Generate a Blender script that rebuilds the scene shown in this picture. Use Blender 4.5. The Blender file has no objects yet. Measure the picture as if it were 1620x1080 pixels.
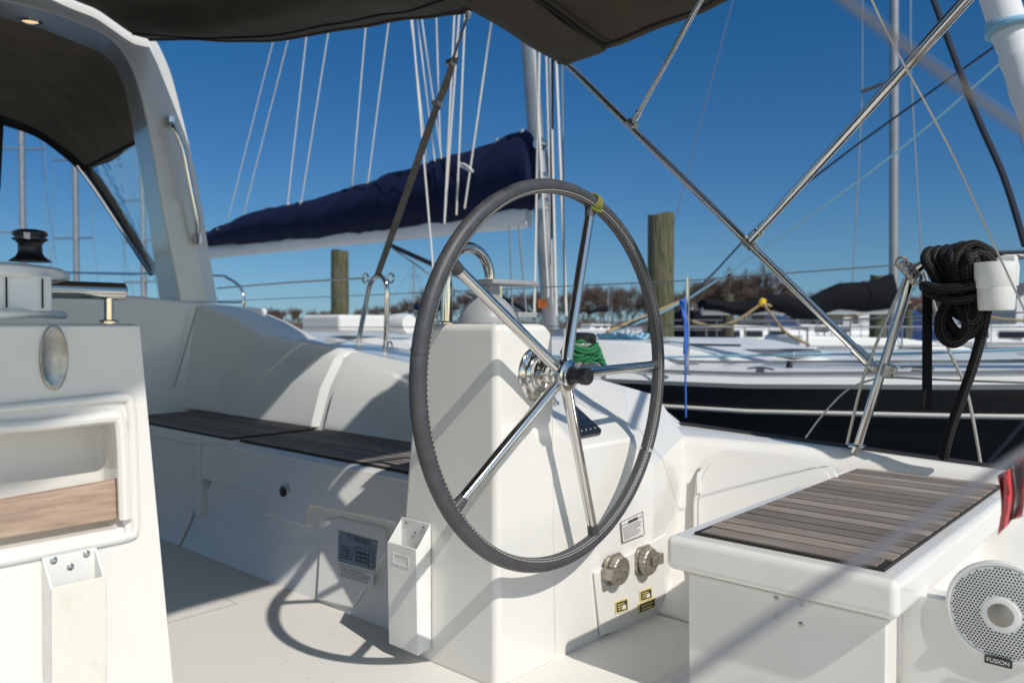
import bpy, bmesh, math, random
from mathutils import Vector, Matrix, noise
random.seed(7)
scn = bpy.context.scene
R = math.radians
# ---------------------------------------------------------------- camera
# world frame: X = aft, Y = port, Z = up, origin on the cockpit sole under the camera
F = 1260.0
PITCH = math.atan(28/1260)
cam_d = bpy.data.cameras.new('camera'); cam = bpy.data.objects.new('camera', cam_d)
scn.collection.objects.link(cam); scn.camera = cam
cam.location = (0, 0, 1.0); cam.rotation_euler = (R(90) - PITCH, 0, R(42))
cam_d.lens = 28.0; cam_d.sensor_width = 36.0; cam_d.clip_start = 0.05; cam_d.clip_end = 3000
cam_d.dof.use_dof = True; cam_d.dof.focus_distance = 2.15; cam_d.dof.aperture_fstop = 3.4
# ---------------------------------------------------------------- light
SUN = Vector((1.0, -0.20, 1.02)).normalized()
EL = math.asin(SUN.z)
world = bpy.data.worlds.new("World"); scn.world = world; world.use_nodes = True
wn = world.node_tree.nodes; wl = world.node_tree.links
bg = wn['Background']; sky = wn.new('ShaderNodeTexSky'); sky.sky_type = 'NISHITA'
sky.sun_disc = False; sky.sun_elevation = EL
sky.sun_rotation = math.atan2(SUN.x, SUN.y)
sky.air_density = 1.0; sky.dust_density = 0.0; sky.ozone_density = 5.0; sky.altitude = 0
hsv = wn.new('ShaderNodeHueSaturation'); hsv.inputs['Saturation'].default_value = 1.02; wl.new(sky.outputs[0], hsv.inputs['Color'])
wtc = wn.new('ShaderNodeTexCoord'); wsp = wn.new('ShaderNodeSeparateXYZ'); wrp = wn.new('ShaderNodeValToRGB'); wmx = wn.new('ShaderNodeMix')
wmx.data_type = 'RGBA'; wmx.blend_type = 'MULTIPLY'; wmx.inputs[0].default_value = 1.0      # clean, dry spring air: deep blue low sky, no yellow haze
cr_ = wrp.color_ramp; cr_.elements[0].position = 0.0; cr_.elements[0].color = (.215,.35,.54,1); cr_.elements[1].position = .66; cr_.elements[1].color = (1.38,1.04,.74,1)  # overhead end, out of frame, tinted warm to take blue out of the shade
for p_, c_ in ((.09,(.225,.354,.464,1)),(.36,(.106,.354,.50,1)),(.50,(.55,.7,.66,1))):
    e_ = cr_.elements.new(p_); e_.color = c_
wl.new(wtc.outputs['Generated'], wsp.inputs[0]); wl.new(wsp.outputs[2], wrp.inputs[0]); # unseen sky aft and to starboard tinted warmer, brighter: added fill for the shaded bench
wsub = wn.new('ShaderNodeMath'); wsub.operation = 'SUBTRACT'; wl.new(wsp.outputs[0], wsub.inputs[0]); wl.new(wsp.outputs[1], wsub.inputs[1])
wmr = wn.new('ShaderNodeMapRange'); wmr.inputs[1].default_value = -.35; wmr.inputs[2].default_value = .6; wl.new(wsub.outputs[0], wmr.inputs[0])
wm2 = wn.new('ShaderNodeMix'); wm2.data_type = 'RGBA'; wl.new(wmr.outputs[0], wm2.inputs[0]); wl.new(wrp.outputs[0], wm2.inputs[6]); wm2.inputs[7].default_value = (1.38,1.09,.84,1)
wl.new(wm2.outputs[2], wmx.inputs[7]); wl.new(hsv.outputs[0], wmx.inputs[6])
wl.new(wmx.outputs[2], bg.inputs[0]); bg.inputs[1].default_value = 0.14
sd = bpy.data.lights.new('sun', 'SUN'); sd.energy = 3.55; sd.angle = R(0.7); sd.color = (1, 0.955, 0.89)
so = bpy.data.objects.new('sun', sd); scn.collection.objects.link(so)
so.rotation_euler = SUN.to_track_quat('Z', 'Y').to_euler()
scn.view_settings.view_transform = 'Standard'; scn.view_settings.look = 'None'
scn.view_settings.exposure = 0.0; scn.view_settings.gamma = 1.0
scn.cycles.max_bounces = 8; scn.cycles.transparent_max_bounces = 12
try: scn.cycles.use_denoising = True
except Exception: pass
# ---------------------------------------------------------------- surveying helpers (photo measurements -> metres)
YAW = R(42)
_fw = Vector((-math.sin(YAW)*math.cos(PITCH), math.cos(YAW)*math.cos(PITCH), -math.sin(PITCH)))
_rt = Vector((math.cos(YAW), math.sin(YAW), 0)); _up = _rt.cross(_fw)
O = Vector((0, 0, 1.0))
def ray(px, py): return _fw + _rt*((px-810)/F) + _up*((540-py)/F)
def aX(px, py, v): r = ray(px, py); return O + r*(v/r.x)
def aY(px, py, v): r = ray(px, py); return O + r*(v/r.y)
def aZ(px, py, v): r = ray(px, py); return O + r*((v-1)/r.z)
def aD(px, py, d): return O + ray(px, py)*d
def V(*a): return Vector(a)
# ---------------------------------------------------------------- materials
M = {}
def mat(name, col, rough=0.5, metal=0.0, bump=None, var=None, coat=0, spec=None, stretch=(1,1,1), trans=0, sheen=0, coord='Object', island=0):
    m = bpy.data.materials.new(name); m.use_nodes = True; nt = m.node_tree; N = nt.nodes; L = nt.links
    b = N['Principled BSDF']
    b.inputs['Base Color'].default_value = (*col, 1); b.inputs['Roughness'].default_value = rough
    b.inputs['Metallic'].default_value = metal
    if coat: b.inputs['Coat Weight'].default_value = coat; b.inputs['Coat Roughness'].default_value = 0.08
    if spec is not None: b.inputs['Specular IOR Level'].default_value = spec
    if trans: b.inputs['Transmission Weight'].default_value = trans
    if sheen: b.inputs['Sheen Weight'].default_value = sheen
    tc = N.new('ShaderNodeTexCoord'); mp = N.new('ShaderNodeMapping'); mp.inputs['Scale'].default_value = stretch
    L.new(tc.outputs[coord], mp.inputs[0])
    if var:      # (scale, other colour, contrast lo, hi)
        sc_, c2, lo, hi = var
        nz = N.new('ShaderNodeTexNoise'); nz.inputs['Scale'].default_value = sc_; nz.inputs['Detail'].default_value = 6; nz.inputs['Roughness'].default_value = .62
        L.new(mp.outputs[0], nz.inputs['Vector'])
        rp = N.new('ShaderNodeMapRange'); rp.inputs[1].default_value = lo; rp.inputs[2].default_value = hi
        L.new(nz.outputs['Fac'], rp.inputs[0])
        mx = N.new('ShaderNodeMix'); mx.data_type = 'RGBA'
        mx.inputs[6].default_value = (*col, 1); mx.inputs[7].default_value = (*c2, 1)
        L.new(rp.outputs[0], mx.inputs[0]); last = mx.outputs[2]
        if island:
            g = N.new('ShaderNodeNewGeometry'); h = N.new('ShaderNodeHueSaturation')
            mr = N.new('ShaderNodeMapRange'); mr.inputs[3].default_value = 1-island; mr.inputs[4].default_value = 1+island
            L.new(g.outputs['Random Per Island'], mr.inputs[0]); L.new(mr.outputs[0], h.inputs['Value'])
            L.new(last, h.inputs['Color']); last = h.outputs[0]
        L.new(last, b.inputs['Base Color'])
        rr = N.new('ShaderNodeMapRange'); rr.inputs[3].default_value = rough*0.85; rr.inputs[4].default_value = min(1, rough*1.25)
        L.new(nz.outputs['Fac'], rr.inputs[0]); L.new(rr.outputs[0], b.inputs['Roughness'])
    if bump:     # (scale, strength, distance)
        nz = N.new('ShaderNodeTexNoise'); nz.inputs['Scale'].default_value = bump[0]; nz.inputs['Detail'].default_value = 4
        L.new(mp.outputs[0], nz.inputs['Vector'])
        bp = N.new('ShaderNodeBump'); bp.inputs['Strength'].default_value = bump[1]; bp.inputs['Distance'].default_value = bump[2]
        L.new(nz.outputs['Fac'], bp.inputs['Height']); L.new(bp.outputs[0], b.inputs['Normal'])
    M[name] = m; return m
mat('gelcoat', (.80,.78,.735), .2, bump=(5,.12,.01), var=(3.5,(.75,.725,.67),.35,.8), coat=.4)
mat('gelcoat_arch', (.78,.765,.72), .16, bump=(3,.1,.012), var=(2.5,(.74,.72,.67),.4,.8), coat=.5)
mat('gelcoat_sole', (.76,.735,.68), .5, bump=(260,.25,.002), var=(42,(.60,.57,.50),.60,.74))
mat('gelcoat_far', (.72,.72,.70), .3, var=(2,(.72,.71,.68),.4,.7))
mat('plastic_white', (.80,.80,.77), .35, var=(14,(.70,.69,.62),.5,.8))
mat('plastic_cream', (.76,.735,.645), .45, var=(18,(.66,.61,.49),.55,.85), stretch=(1,1,.5))
mat('steel', (.64,.63,.61), .10, 1.0)
mat('steel_dull', (.50,.48,.44), .32, 1.0, bump=(60,.2,.001), var=(40,(.34,.31,.27),.4,.7))
mat('socket_metal', (.46,.42,.36), .42, .75, bump=(90,.35,.001), var=(50,(.3,.26,.21),.4,.7))
mat('leather', (.052,.054,.059), .45, bump=(220,.45,.001), var=(30,(.075,.077,.082),.4,.75), spec=.45)
mat('leather_dark', (.05,.05,.052), .5)
mat('thread', (.52,.50,.44), .7)
mat('canvas', (.095,.076,.052), .9, spec=.12, bump=(420,.35,.0015), var=(6,(.066,.055,.04),.35,.75), sheen=.1)
mat('canvas_hood', (.36,.275,.19), .9, spec=.12, bump=(420,.35,.0015), var=(5,(.25,.20,.145),.35,.75))
mat('canvas_dark', (.02,.019,.018), .75, bump=(420,.3,.001))
mat('webbing', (.14,.125,.11), .85, bump=(300,.4,.001), var=(12,(.22,.2,.18),.4,.7))
mat('teak', (.285,.245,.21), .72, bump=(60,.5,.0015), var=(26,(.16,.122,.097),.35,.72), stretch=(.16,3,3), island=.34)
mat('teak_bench', (.27,.235,.215), .75, bump=(60,.5,.0015), var=(26,(.15,.13,.12),.35,.72), stretch=(.16,3,3), island=.22)
mat('teak_warm', (.47,.345,.26), .62, bump=(55,.5,.0015), var=(22,(.30,.205,.15),.38,.68), stretch=(3,.35,3))
mat('caulk', (.018,.017,.016), .65)
mat('rubber', (.03,.03,.032), .55, bump=(120,.2,.001))
mat('black_plastic', (.012,.012,.014), .3)
mat('screen', (.006,.007,.01), .06, coat=.6)
mat('rope_black', (.005,.005,.006), .85, spec=.3, bump=(160,.6,.002))
mat('rope_tracer', (.20,.19,.175), .8)
mat('rope_green', (.01,.16,.055), .7, bump=(200,.7,.002))
mat('rope_grey', (.20,.23,.25), .8, bump=(200,.7,.002))
mat('rope_white', (.68,.66,.62), .8)
mat('rope_tan', (.33,.24,.13), .9, bump=(60,.6,.006))
mat('rope_blue', (.02,.13,.55), .6)
mat('rope_paleblue', (.25,.48,.62), .7)
mat('knot_yellow', (.20,.19,.04), .8, bump=(250,.8,.001))
mat('navy_canvas', (.0015,.005,.030), .8, spec=.25, bump=(60,.3,.004), var=(4,(.003,.010,.05),.4,.75))
mat('black_canvas', (.005,.006,.009), .9, spec=.2, bump=(30,.3,.01))
mat('alu', (.36,.37,.39), .35, .6, var=(5,(.28,.29,.31),.4,.7))
mat('alu_white', (.70,.71,.72), .4)
mat('hull_black', (.006,.0065,.009), .35, bump=(1.2,.08,.02), coat=.3)
mat('hull_white', (.74,.75,.76), .3)
mat('hull_navy', (.02,.04,.12), .25)
mat('window_dark', (.01,.012,.016), .08)
mat('piling_wood', (.075,.09,.035), .9, bump=(14,1,.05), var=(9,(.19,.165,.11),.42,.6), stretch=(4,4,.35))
mat('piling_brown', (.10,.085,.055), .9, bump=(9,.9,.02), var=(7,(.05,.045,.03),.4,.65), stretch=(4,4,.35))
mat('dock_wood', (.26,.23,.19), .85, bump=(20,.5,.01), var=(8,(.17,.15,.12),.4,.7))
mat('bark', (.10,.082,.068), .95)
mat('twigs', (.135,.098,.080), .95)
mat('shore', (.16,.13,.07), .95, bump=(2,.5,.1), var=(.3,(.09,.10,.04),.4,.6))
mat('reed', (.30,.22,.11), .95)
mat('house_white', (.66,.67,.66), .7, bump=(8,.2,.02))
mat('house_blue', (.38,.46,.52), .7)
mat('house_tan', (.45,.38,.28), .7)
mat('roof_grey', (.12,.12,.13), .85, bump=(6,.5,.03))
mat('roof_red', (.22,.06,.05), .85, bump=(6,.5,.03))
mat('grille_metal', (.72,.72,.70), .4, .1)
mat('hole_dark', (.01,.01,.011), .8)
mat('cone_grey', (.30,.28,.25), .45, .6)
mat('plate_metal', (.40,.39,.37), .38, .7, var=(30,(.30,.29,.27),.4,.7))
mat('ink', (.015,.015,.03), .6)
mat('label_white', (.74,.72,.68), .5)
mat('label_yellow', (.70,.58,.20), .5)
mat('label_black', (.03,.03,.028), .5)
mat('flag_red', (.62,.015,.025), .8, bump=(300,.4,.001), sheen=.2)
mat('flag_white', (.72,.72,.72), .8, bump=(300,.4,.001))
mat('yellow', (.85,.55,.02), .5)
mat('red', (.45,.02,.02), .5)
mat('orange', (.7,.18,.03), .5)
mat('cord_grey', (.13,.135,.15), .6)
mat('wire', (.50,.48,.45), .35, .9)
mat('stay_dark', (.010,.016,.035), .5)
mat('grey_hood', (.33,.34,.355), .42)
mat('inflatable_grey', (.30,.33,.37), .5)
mat('sealant', (.33,.33,.33), .6)
def add_clear():
    m = bpy.data.materials.new('clear_vinyl'); m.use_nodes = True; nt = m.node_tree; nt.nodes.clear()
    o = nt.nodes.new('ShaderNodeOutputMaterial'); t = nt.nodes.new('ShaderNodeBsdfTransparent'); t.inputs[0].default_value = (.90,.93,.95,1)
    g = nt.nodes.new('ShaderNodeBsdfGlossy'); g.inputs['Roughness'].default_value = .06
    mx = nt.nodes.new('ShaderNodeMixShader'); lw = nt.nodes.new('ShaderNodeLayerWeight'); lw.inputs[0].default_value = .06
    nz = nt.nodes.new('ShaderNodeTexNoise'); nz.inputs['Scale'].default_value = 3; bp = nt.nodes.new('ShaderNodeBump'); bp.inputs['Strength'].default_value = .4; bp.inputs['Distance'].default_value = .04
    nt.links.new(nz.outputs[0], bp.inputs['Height']); nt.links.new(bp.outputs[0], g.inputs['Normal'])
    mu = nt.nodes.new('ShaderNodeMath'); mu.operation = 'MULTIPLY'; mu.inputs[1].default_value = .35; nt.links.new(lw.outputs['Fresnel'], mu.inputs[0]); nt.links.new(mu.outputs[0], mx.inputs[0]); nt.links.new(t.outputs[0], mx.inputs[1]); nt.links.new(g.outputs[0], mx.inputs[2])
    nt.links.new(mx.outputs[0], o.inputs[0]); M['clear_vinyl'] = m
add_clear()
def add_lamp_mat():
    m = mat('lamp_glow', (.9,.75,.5), .3); b = m.node_tree.nodes['Principled BSDF']
    b.inputs['Emission Color'].default_value = (1,.66,.3,1); b.inputs['Emission Strength'].default_value = 1.0
add_lamp_mat()
def add_water():
    m = mat('water', (.012,.035,.06), .08); nt = m.node_tree; b = nt.nodes['Principled BSDF']
    tc = nt.nodes.new('ShaderNodeTexCoord'); nz = nt.nodes.new('ShaderNodeTexNoise'); nz.inputs['Scale'].default_value = 1.6; nz.inputs['Detail'].default_value = 5
    nt.links.new(tc.outputs['Object'], nz.inputs['Vector'])
    bp = nt.nodes.new('ShaderNodeBump'); bp.inputs['Strength'].default_value = .5; bp.inputs['Distance'].default_value = .12
    nt.links.new(nz.outputs[0], bp.inputs['Height']); nt.links.new(bp.outputs[0], b.inputs['Normal'])
add_water()
# ---------------------------------------------------------------- mesh helpers
def obj(name, bm, m, parent=None, bevel=0, smooth=True, seg=3, ang=35):
    me = bpy.data.meshes.new(name)
    bmesh.ops.recalc_face_normals(bm, faces=bm.faces)
    bm.to_mesh(me); bm.free()
    o = bpy.data.objects.new(name, me); scn.collection.objects.link(o)
    for mm in (m if isinstance(m, (list, tuple)) else [m]): me.materials.append(M[mm])
    if parent: o.parent = parent
    if bevel:
        b = o.modifiers.new('bevel', 'BEVEL'); b.width = bevel; b.segments = seg; b.limit_method = 'ANGLE'; b.angle_limit = R(ang); b.harden_normals = True
    if smooth:
        me.polygons.foreach_set('use_smooth', [True]*len(me.polygons))
        try: me.set_sharp_from_angle(angle=R(ang if not bevel else 40))
        except Exception: pass
    return o
def tag(o, label=None, cat=None, group=None, kind=None):
    if label: o['label'] = label
    if cat: o['category'] = cat
    if group: o['group'] = group
    if kind: o['kind'] = kind
    return o
def thing(name, label, cat, group=None, loc=None):
    o = bpy.data.objects.new(name, None); scn.collection.objects.link(o); o.empty_display_size = .1
    if loc is not None: o.location = loc
    return tag(o, label, cat, group)
def child_fix(root):
    """parts were modelled in world space: keep them where they are under an Empty that stands at the thing's base"""
    for c in root.children:
        c.matrix_parent_inverse = Matrix.Translation(-root.location)
def NB(): return bmesh.new()
def quad(bm, *p, mi=0):
    f = bm.faces.new([bm.verts.new(q) for q in p]); f.material_index = mi; return f
def box(bm, a, b, mi=0):
    x0,y0,z0 = a; x1,y1,z1 = b
    v = [bm.verts.new(p) for p in ((x0,y0,z0),(x1,y0,z0),(x1,y1,z0),(x0,y1,z0),(x0,y0,z1),(x1,y0,z1),(x1,y1,z1),(x0,y1,z1))]
    for i in ((0,3,2,1),(4,5,6,7),(0,1,5,4),(1,2,6,5),(2,3,7,6),(3,0,4,7)):
        f = bm.faces.new([v[k] for k in i]); f.material_index = mi
def prism(bm, poly, off, mi=0):
    """closed solid: polygon extruded by vector off"""
    off = Vector(off); a = [bm.verts.new(p) for p in poly]; b = [bm.verts.new(Vector(p)+off) for p in poly]
    n = len(a)
    fs = [bm.faces.new(a), bm.faces.new(b[::-1])] + [bm.faces.new((a[i], b[i], b[(i+1)%n], a[(i+1)%n])) for i in range(n)]
    for f in fs: f.material_index = mi
def loft(bm, rings, closed=True, caps=True, mi=0):
    rv = [[bm.verts.new(p) for p in r] for r in rings]; n = len(rv[0])
    for a, b in zip(rv, rv[1:]):
        for i in range(n if closed else n-1):
            f = bm.faces.new((a[i], a[(i+1)%n], b[(i+1)%n], b[i])); f.material_index = mi
    if closed and caps:
        bm.faces.new(rv[0][::-1]).material_index = mi; bm.faces.new(rv[-1]).material_index = mi
    return rv
def spline(pts, k=6, closed=False):
    pts = [Vector(p) for p in pts]; n = len(pts); out = []
    if n < 3: return pts
    m = n if closed else n-1
    for i in range(m):
        if closed: p0,p1,p2,p3 = pts[(i-1)%n],pts[i],pts[(i+1)%n],pts[(i+2)%n]
        else: p0,p1,p2,p3 = pts[max(i-1,0)],pts[i],pts[i+1],pts[min(i+2,n-1)]
        for j in range(k):
            t = j/k
            out.append(.5*((2*p1)+(p2-p0)*t+(2*p0-5*p1+4*p2-p3)*t*t+(3*p1-p0-3*p2+p3)*t**3))
    if not closed: out.append(pts[-1])
    return out
def tube(bm, pts, r, seg=12, closed=False, caps=True, mi=0, flat=1.0):
    pts = [Vector(p) for p in pts]; n = len(pts)
    rr = r if callable(r) else (lambda t: r)
    rings = []; nrm = None
    for i, p in enumerate(pts):
        a = pts[(i-1)%n] if (closed or i) else p; b = pts[(i+1)%n] if (closed or i < n-1) else p
        t = (b-a).normalized()
        if nrm is None:
            nrm = t.orthogonal().normalized() if abs(t.z) > .9 else t.cross(V(0,0,1)).normalized()
        else:
            nrm = (nrm - t*nrm.dot(t)).normalized()
        bn = t.cross(nrm)
        q = rr(i/max(1,n-1))
        rings.append([bm.verts.new(p + nrm*math.cos(2*math.pi*k/seg)*q + bn*math.sin(2*math.pi*k/seg)*q*flat) for k in range(seg)])
    for i in range(n if closed else n-1):
        a, b = rings[i], rings[(i+1)%n]
        off = 0
        if closed and i == n-1:   # find twist offset
            off = min(range(seg), key=lambda o_: (a[0].co-b[o_].co).length)
        for k in range(seg):
            f = bm.faces.new((a[k], a[(k+1)%seg], b[(k+1+off)%seg], b[(k+off)%seg])); f.material_index = mi
    if caps and not closed:
        bm.faces.new(rings[0][::-1]).material_index = mi; bm.faces.new(rings[-1]).material_index = mi
def lathe(bm, prof, o, axis, seg=32, mi=0):
    """prof = [(radius, distance along axis)]"""
    o = Vector(o); ax = Vector(axis).normalized(); n = ax.orthogonal().normalized(); b = ax.cross(n)
    rv = []
    for r, h in prof:
        rv.append([bm.verts.new(o+ax*h+(n*math.cos(2*math.pi*k/seg)+b*math.sin(2*math.pi*k/seg))*max(r,1e-5)) for k in range(seg)])
    for a, c in zip(rv, rv[1:]):
        for k in range(seg): bm.faces.new((a[k], a[(k+1)%seg], c[(k+1)%seg], c[k])).material_index = mi
    bm.faces.new(rv[0][::-1]).material_index = mi; bm.faces.new(rv[-1]).material_index = mi
def grid(bm, fn, nu, nv, mi=0):
    g = [[bm.verts.new(fn(i/nu, j/nv)) for j in range(nv+1)] for i in range(nu+1)]
    for i in range(nu):
        for j in range(nv): bm.faces.new((g[i][j], g[i+1][j], g[i+1][j+1], g[i][j+1])).material_index = mi
def solid(o, th, off=-1):
    m = o.modifiers.new('thickness', 'SOLIDIFY'); m.thickness = th; m.offset = off; return o
def T(name, pts, r, m, parent=None, seg=12, k=6, closed=False, sp=True, flat=1.0):
    bm = NB(); tube(bm, spline(pts, k, closed) if sp else pts, r, seg, closed, flat=flat)
    return obj(name, bm, m, parent)
def screw(bm, p, nrm, r=.006):
    lathe(bm, [(r*1.0,0),(r,.0015),(r*.7,.003),(.0005,.0036)], p, nrm, 12)
def lerp(a, b, t): return a+(b-a)*t
def pw(x, tab):
    if x <= tab[0][0]: return tab[0][1]
    for (a, u), (b, v) in zip(tab, tab[1:]):
        if x <= b: return u+(v-u)*(x-a)/(b-a)
    return tab[-1][1]
def text_obj(name, s, size, p, xdir, nrm, m, parent, ext=.0004, align='CENTER'):
    cu = bpy.data.curves.new(name, 'FONT'); cu.body = s; cu.size = size; cu.extrude = ext; cu.align_x = align; cu.align_y = 'CENTER'
    tmp = bpy.data.objects.new(name, cu); scn.collection.objects.link(tmp)
    dg = bpy.context.evaluated_depsgraph_get(); me = bpy.data.meshes.new_from_object(tmp.evaluated_get(dg))
    bpy.data.objects.remove(tmp); 
    o = bpy.data.objects.new(name, me); scn.collection.objects.link(o); me.materials.clear(); me.materials.append(M[m])
    x = Vector(xdir).normalized(); z = Vector(nrm).normalized(); y = z.cross(x).normalized(); x = y.cross(z)
    mt = Matrix((x, y, z)).transposed()
    for v in me.vertices: v.co = mt @ v.co + Vector(p)
    if parent: o.parent = parent
    return o
# ================================================================ SETTING
bm = NB(); quad(bm, (-1500,-1500,-.62),(1500,-1500,-.62),(1500,1500,-.62),(-1500,1500,-.62))
tag(obj('water', bm, 'water', smooth=False), kind='structure')
def at(px, d, z):     # point at horizontal photo bearing px, distance d, height z
    r = ray(px, 512); r.z = 0; q = r*(d/ (r.dot(V(-math.sin(YAW), math.cos(YAW), 0)))); return V(q.x, q.y, z)
bm = NB()
pts = []
for i in range(41):
    px = -1500+i*125
    pts.append((px, 118+8*math.sin(i*1.3)+ (18 if px > 900 else 0)))
fr = [at(px, d, -.66) for px, d in pts]; mid = [at(px, d+4, .0) for px, d in pts]; bk = [at(px, d+300, 1.2) for px, d in pts]
loft(bm, [fr, mid, bk], closed=False)
tag(obj('shore', bm, 'shore'), kind='structure')

# ================================================================ OUR BOAT
boat = thing('sailboat', 'white sailboat moulding with teak bench seats, coaming and a tall arch, filling the foreground', 'sailboat', loc=(-2,.35,0))
# --- sole
bm = NB()
box(bm, (-4.82,-1.68,-.05), (2.2,2.36,0))
obj('cockpit_sole', bm, 'gelcoat_sole', boat, bevel=.004)
# a flush hatch in the sole, outlined by its groove
bm = NB()
for z0, ex, mi in ((.0, .0, 0),):
    box(bm, (-3.55,.30,-.01), (-2.62,1.44,.0015))
hatch = obj('sole_hatch', bm, 'gelcoat_sole', boat, bevel=.001)
bm = NB(); pts = [V(-3.55,.30,.0),V(-2.62,.30,.0),V(-2.62,1.44,.0),V(-3.55,1.44,.0)]; tube(bm, pts, .003, 6, closed=True); obj('hatch_gap', bm, 'sealant', boat)
# --- port bench: sloping front, overhanging band, notch and recessed panel
def by(z): return 1.62+.26*max(0, min(1, z/.45))
bm = NB()
def benchbody(x0, x1, dy):
    prism(bm, [V(x0,by(0)+.020+dy,-.02), V(x0,by(.3)+.020+dy,.3), V(x0,1.90+dy,.42), V(x0,2.7,.42), V(x0,2.7,-.02)], (x1-x0,0,0))
benchbody(-3.50,-1.62,0)
obj('bench_base', bm, 'gelcoat', boat, bevel=.012)
bm = NB()
benchbody(-4.9,-3.53,.0)
obj('bench_base', bm, 'gelcoat', boat, bevel=.012)
# upper lip of the aft bench as one moulded frame with notch (traced on the sloping face)
def onbench(px, py, lift=0.0):   # intersect pixel ray with sloping bench face, lifted towards starboard
    r = ray(px, py); s = .26/.45
    # y = 1.62 - lift + s*z
    d = (1.62-lift + s*1.0)/(r.y - s*r.z); return O+r*d
def benchprism(name, pix, lift, m, parent, bevel, depth=.04, z=0):
    bm = NB(); P = [onbench(a, b, lift) for a, b in pix]
    prism(bm, P, (0, depth, 0)); return obj(name, bm, m, parent, bevel=bevel)
benchprism('locker_lid', [(318,706),(318,757),(424,785),(414,815),(484,833),(489,800),(630,829),(700,846),(700,775),(600,752),(330,700)], .014, 'gelcoat', boat, .008, .06)
benchprism('data_panel', [(506,835),(515,822),(534,817),(600,832),(611,838),(612,872),(556,962),(500,948)], -.010, 'gelcoat', boat, .008, .05)
benchprism('bench_end_bead', [(306,706),(312,700),(318,702),(319,757),(315,812),(307,818)], .004, 'gelcoat', boat, .006, .05)
# --- seat top nose and teak
bm = NB()
prism(bm, [V(-3.47,1.852,.405),V(-3.47,1.858,.440),V(-3.47,1.885,.450),V(-3.47,2.45,.450),V(-3.47,2.45,.405)], (1.85,0,0))
obj('bench_top', bm, 'gelcoat', boat, bevel=.008)
bm = NB()
prism(bm, [V(-4.9,1.87,.40),V(-4.9,1.876,.436),V(-4.9,1.90,.446),V(-4.9,2.45,.446),V(-4.9,2.45,.40)], (1.405,0,0))
obj('bench_top', bm, 'gelcoat', boat, bevel=.008)
def teak(name, x0, x1, y0, y1, z, n, parent, m='teak', r=.0, taper=0):
    bm = NB(); w = (y1-y0)/n
    box(bm, (x0,y0,z-.012), (x1,y1,z+.004), 1)
    for i in range(n):
        e = .014 if i in (0, n-1) else 0
        a, b = y0+i*w+.0042, y0+(i+1)*w-.0042
        cuts = [x0+.004+e]+([x0+(x1-x0)*(.3+.4*((i*37)%10)/10)] if (i*7)%3 == 0 and x1-x0 > .9 else [])+[x1-.004-e]
        for c0, c1 in zip(cuts, cuts[1:]): box(bm, (c0,a,z-.002), (c1-.001,b,z+.0075), 0)
    return obj(name, bm, [m, 'caulk'], parent, smooth=False)
teak('teak_decking', -3.43,-1.80,1.905,2.385,.455,11,boat,'teak_bench')
teak('teak_decking', -4.79,-3.53,1.915,2.385,.451,11,boat,'teak_bench')
# --- coaming: inner backrest face, top, outboard side
ZT = [(-6,1.02),(-4.8,.955),(-3.8,.872),(-3.06,.805),(-2.29,.757),(-2.15,.715),(-2.0,.68),(-1.79,.545),(-.5,.497),(2,.45)]
def zt(x): return pw(x, ZT)
bm = NB(); rings = []
xs = [-6,-5.2,-4.8,-4.3,-3.8,-3.5,-3.06,-2.7,-2.29,-2.15,-2.0,-1.9,-1.80]
for x in xs:
    t = zt(x)
    rings.append([V(x,2.40,.40),V(x,2.41,.47),V(x,2.47,.47+(t-.47)*.5),V(x,2.56,t-.03),V(x,2.60,t-.004),V(x,2.66,t),V(x,3.12,t-.012),V(x,3.20,t-.03),V(x,3.24,.3),V(x,3.15,-.62),V(x,2.75,-.62),V(x,2.75,.38)])
loft(bm, rings); obj('coaming', bm, 'gelcoat', boat, bevel=.006)
# proud backrest pads with the divider ridge between them
def pad(x0, x1, th):
    bm = NB(); R_ = []
    for x, k in ((x0,.0),(x0+.03,1),(x1-.03,1),(x1,.0)):
        t = zt(x); f = th*k+.002
        R_.append([V(x,2.41-f,.462),V(x,2.47-f,.47+(t-.47)*.5),V(x,2.56-f,t-.035),V(x,2.60-f*.4,t+.001+f*.4),V(x,2.66,t+.002+f*.3),V(x,2.70,t-.02),V(x,2.5,.45)])
    loft(bm, R_); return obj('backrest', bm, 'gelcoat', boat, bevel=.004)
pad(-4.74,-3.52,.035); pad(-3.46,-1.95,.035)
# --- helm-side coaming: slanted inner wall and narrow top, with dark rub strip
def wallpt(px, py, s=1.25, y0=2.38):
    r = ray(px, py); d = (y0+s)/(r.y - s*r.z); return O+r*d
bm = NB(); rings = []
for x in (-1.96,-1.75,-1.5,-1.3,-1.14,-1.05,-.7,-.5,.6):
    t = pw(x, [(-1.9,.549),(-.5,.497),(2,.45)]); yi = pw(x, [(-1.96,2.76),(-1.05,3.10)])
    rings.append([V(x,2.38,-.02),V(x,2.38,0),V(x,yi-.03,.43),V(x,yi-.01,t-.035),V(x,yi+.02,t-.006),V(x,yi+.05,t),V(x,3.20,t),V(x,3.25,t-.05),V(x,3.15,-.62),V(x,2.3,-.62)])
loft(bm, rings); obj('quarter_deck', bm, 'gelcoat', boat, bevel=.006)
bm = NB()
pt = [V(x, 3.19, pw(x, [(-1.9,.549),(-.5,.497),(2,.45)])+.004) for x in (-1.84,-1.3,-1.0,-.5,.6)]
for i in range(3):
    tube(bm, [p+V(0,-.03+.016*i,0) for p in pt], .0055, 6)
obj('rubbing_strip', bm, 'rubber', boat)
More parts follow.
